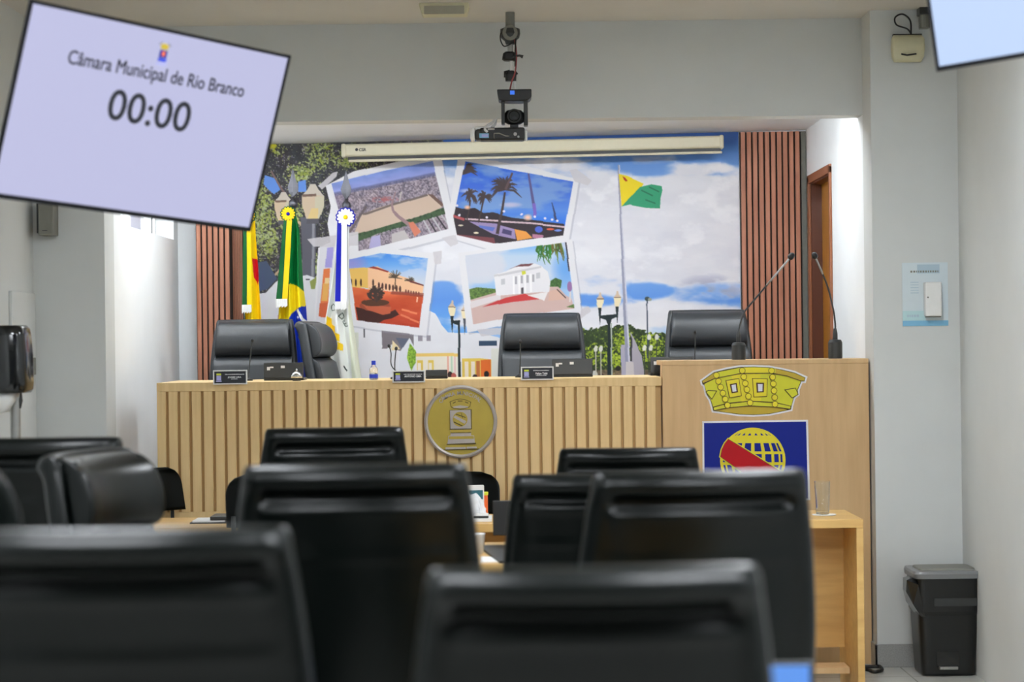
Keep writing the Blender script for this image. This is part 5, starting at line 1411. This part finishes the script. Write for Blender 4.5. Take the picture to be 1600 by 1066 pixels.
# poster with a dispenser on the right pier
a = PX(1409, 411, YF); b = PX(1481.5, 509, YF)
W, H = b.x-a.x, a.z-b.z
t = thing('poster', 'pale blue notice poster with printed lines on the right pier', 'poster', ((a.x+b.x)/2, YF-.001, (a.z+b.z)/2))
box('sheet', 'poster', -W/2, W/2, -.004, 0, -H/2, H/2, t)
box('bottom_band', 'poster_band', -W/2, W/2, -.0045, -.0041, -H/2, -H/2+H*.085, t); box('mint_band', 'poster_mint', -W/2, W*.0, -.0045, -.0041, -H/2+H*.086, -H*.26, t)
box('title_block', 'poster_title', -W*.17, W*.32, -.0045, -.0041, H*.33, H*.47, t)
mb = MB()
for i in range(5): mb.box(-W*.32, -W*.14, -.0045, -.0041, H*.185-i*H*.042, H*.197-i*H*.042)
mb.build('text_lines', 'poster_title', t)
mb = MB(); rnd = random.Random(2); x = -W*.32
while x < W*.28: l = rnd.uniform(.004, .010); mb.box(x, x+l, -.0049, -.0046, H*.345, H*.375); x += l+.004
mb.build('title_lettering', 'grey_metal', t)
mb = MB(); x = -W*.40
while x < -W*.14: l = rnd.uniform(.005, .010); mb.box(x, x+l, -.0049, -.0046, -H*.36, -H*.32); x += l+.003
mb.build('footer_lettering', 'poster_title', t)
a2 = PX(1444, 441, YF-.03); b2 = PX(1470.5, 494, YF-.03)
w2, h2 = b2.x-a2.x, a2.z-b2.z
t = thing('wall_dispenser', 'white box mounted on the pale blue poster', 'dispenser', ((a2.x+b2.x)/2, YF-.0056, (a2.z+b2.z)/2))
box('housing', 'white_plastic', -w2/2, w2/2, -.05, 0, -h2/2, h2/2, t, .006); box('underside', 'grey_metal', -w2/2+.006, w2/2-.004, -.045, -.005, -h2/2-.006, -h2/2-.0005, t, .002); MB().lathe([(.004, 0), (.004, .002)], (-w2/2+.012, -.0501, h2*.05), 12, 'y').build('lock', 'grey_metal', t)

# dispenser on a stand at the far left
yS = 8.6
c = PX(23, 660, yS)
t = thing('paper_towel_dispenser', 'glossy black dispenser on a thin stand at the left edge', 'dispenser', (c.x-.05, yS, 0))
z0 = PX(0, 614, yS).z; z1 = PX(0, 509, yS).z; xr_ = PX(48, 560, yS).x-(c.x-.05)
w_ = .30
mb = MB(); rings = []
for f, k in ((0, .93), (.05, .985), (.14, 1), (.55, .99), (.85, .955), (.95, .92), (1, .84)): rings.append((z0+(z1-z0)*f, 0, w_*k, .22*(k-.02), 0))
mb.slab(rings, 48, .38).build('housing', 'black_gloss', t, smooth=True, loc=(xr_-w_/2, 0, 0))
MB().slab([(z0-.075, 0, .16, .10, 0), (z0-.03, 0, .22, .14, 0), (z0-.001, 0, .24, .16, 0)], 32, .4).build('tray', 'white_plastic', t, smooth=True, loc=(xr_-w_/2-.02, 0, 0))
MB().tube([(xr_-.035, -.02, z0-.002), (xr_-.033, -.03, z0-.03), (xr_-.038, -.02, z0-.06)], [.004, .008, .003], 8).build('nozzle', 'dark_plastic', t, smooth=True)
MB().tube([(.05, .02, .02), (.05, .02, z0-.02)], .018, 14).build('post', 'steel', t)
MB().lathe([(.16, 0), (.16, .012), (.03, .02)], (.05, .02, 0), 32).build('foot', 'dark_plastic', t)

# ------------------------------------------------------------------ pedal bin and cable
yb = 10.16
a = PX(1427, 900, yb); b = PX(1541, 900, yb)
W = b.x-a.x-.03; zt_ = PX(1480, 905, yb).z
t = thing('pedal_bin', 'black pedal bin with grey lid in the corner by the right wall', 'waste bin', ((a.x+b.x)/2, yb+.15, 0))
rings = []
for f, k in ((0, .80), (.02, .82), (.5, .90), (.62, .92), (.66, .97), (.97, 1.0), (1, 1.0)): rings.append((.004+(zt_-.004)*f, 0, W*k, .28*k, 0))
MB().slab(rings, 48, .22).build('body', 'bin', t, smooth=False)
lid = MB().slab([(zt_+.001, 0, W*1.06, .31, 0), (zt_+.022, 0, W*1.08, .32, 0), (zt_+.034, 0, W*1.05, .31, 0)], 48, .22).build('lid', 'bin_lid', t)
MB().slab([(zt_+.0345, 0, W*.86, .22, 0), (zt_+.042, 0, W*.84, .21, 0)], 40, .22).build('flap', 'grey_metal', lid)
MB().box(-.058, .042, -.122, -.105, .045, .115).build('pedal_recess', 'black_gloss', t); MB().box(-.050, .034, -.150, -.106, .034, .048).build('pedal', 'steel', t, .003)
MB().slab([(zt_*.72, 0, .20, .002, 0), (zt_*.80, 0, .20, .002, 0)], 12, .2).build('sticker', 'dark_plastic', t, loc=(.03, -.137, 0)); 
mb = MB(); rnd = random.Random(8)
pts = [(-.0, .0), (-.030, -.01), (-.036, -.06), (-.015, -.12), (.025, -.175), (.05, -.18), (.03, -.10), (.02, -.03)]
mb.prism([(x, z) for x, z in pts], -.06, .05)
mb.v = [(x+rnd.uniform(-.006, .006), y+rnd.uniform(-.02, .02), z) for x, y, z in mb.v]
mb.build('bag_edge', 'bag', t, loc=(-W/2-.006, -.07, zt_+.004))
q = [at(1352, 1046, .008), at(1366, 1050, .008), at(1378, 1047, .008), at(1374, 1041, .008), at(1362, 1034, .008)]
o = MB().tube(spl([(PX(1346, 1049, 9.7).x, 10.25, .008)] + [(p.x, min(p.y, YF-.03), .008) for p in q] + [(q[-1].x-.08, YF-.03, .008)]), .008, 8).build('floor_cable', 'cable', smooth=True)
tag(o, 'black cable looping on the floor at the foot of the right pier', 'cable')

# ------------------------------------------------------------------ camera, world, view
cd = bpy.data.cameras.new('camera'); co = bpy.data.objects.new('camera', cd); COL.objects.link(co)
cd.sensor_width = 36.0; cd.sensor_fit = 'HORIZONTAL'; cd.lens = 36.0*F/1600.0
co.matrix_world = Matrix.Translation((0, 0, EYE)) @ Matrix.Rotation(PI/2, 4, 'X') @ Matrix.Rotation(-ROLL, 4, 'Z')
cd.clip_start = .05; cd.clip_end = 60
cd.dof.use_dof = True; cd.dof.focus_distance = 11.2; cd.dof.aperture_fstop = 3.0
SC.camera = co
w = bpy.data.worlds.new('world'); SC.world = w; w.use_nodes = True
w.node_tree.nodes['Background'].inputs[0].default_value = (.9, .95, 1, 1); w.node_tree.nodes['Background'].inputs[1].default_value = .3
vs_ = SC.view_settings
vs_.view_transform = 'Standard'; vs_.look = 'None'; vs_.gamma = 1.0; vs_.exposure = 0.0; vs_.use_curve_mapping = False
SC.cycles.use_denoising = True
SC.cycles.max_bounces = 10; SC.cycles.diffuse_bounces = 6; SC.cycles.transmission_bounces = 8
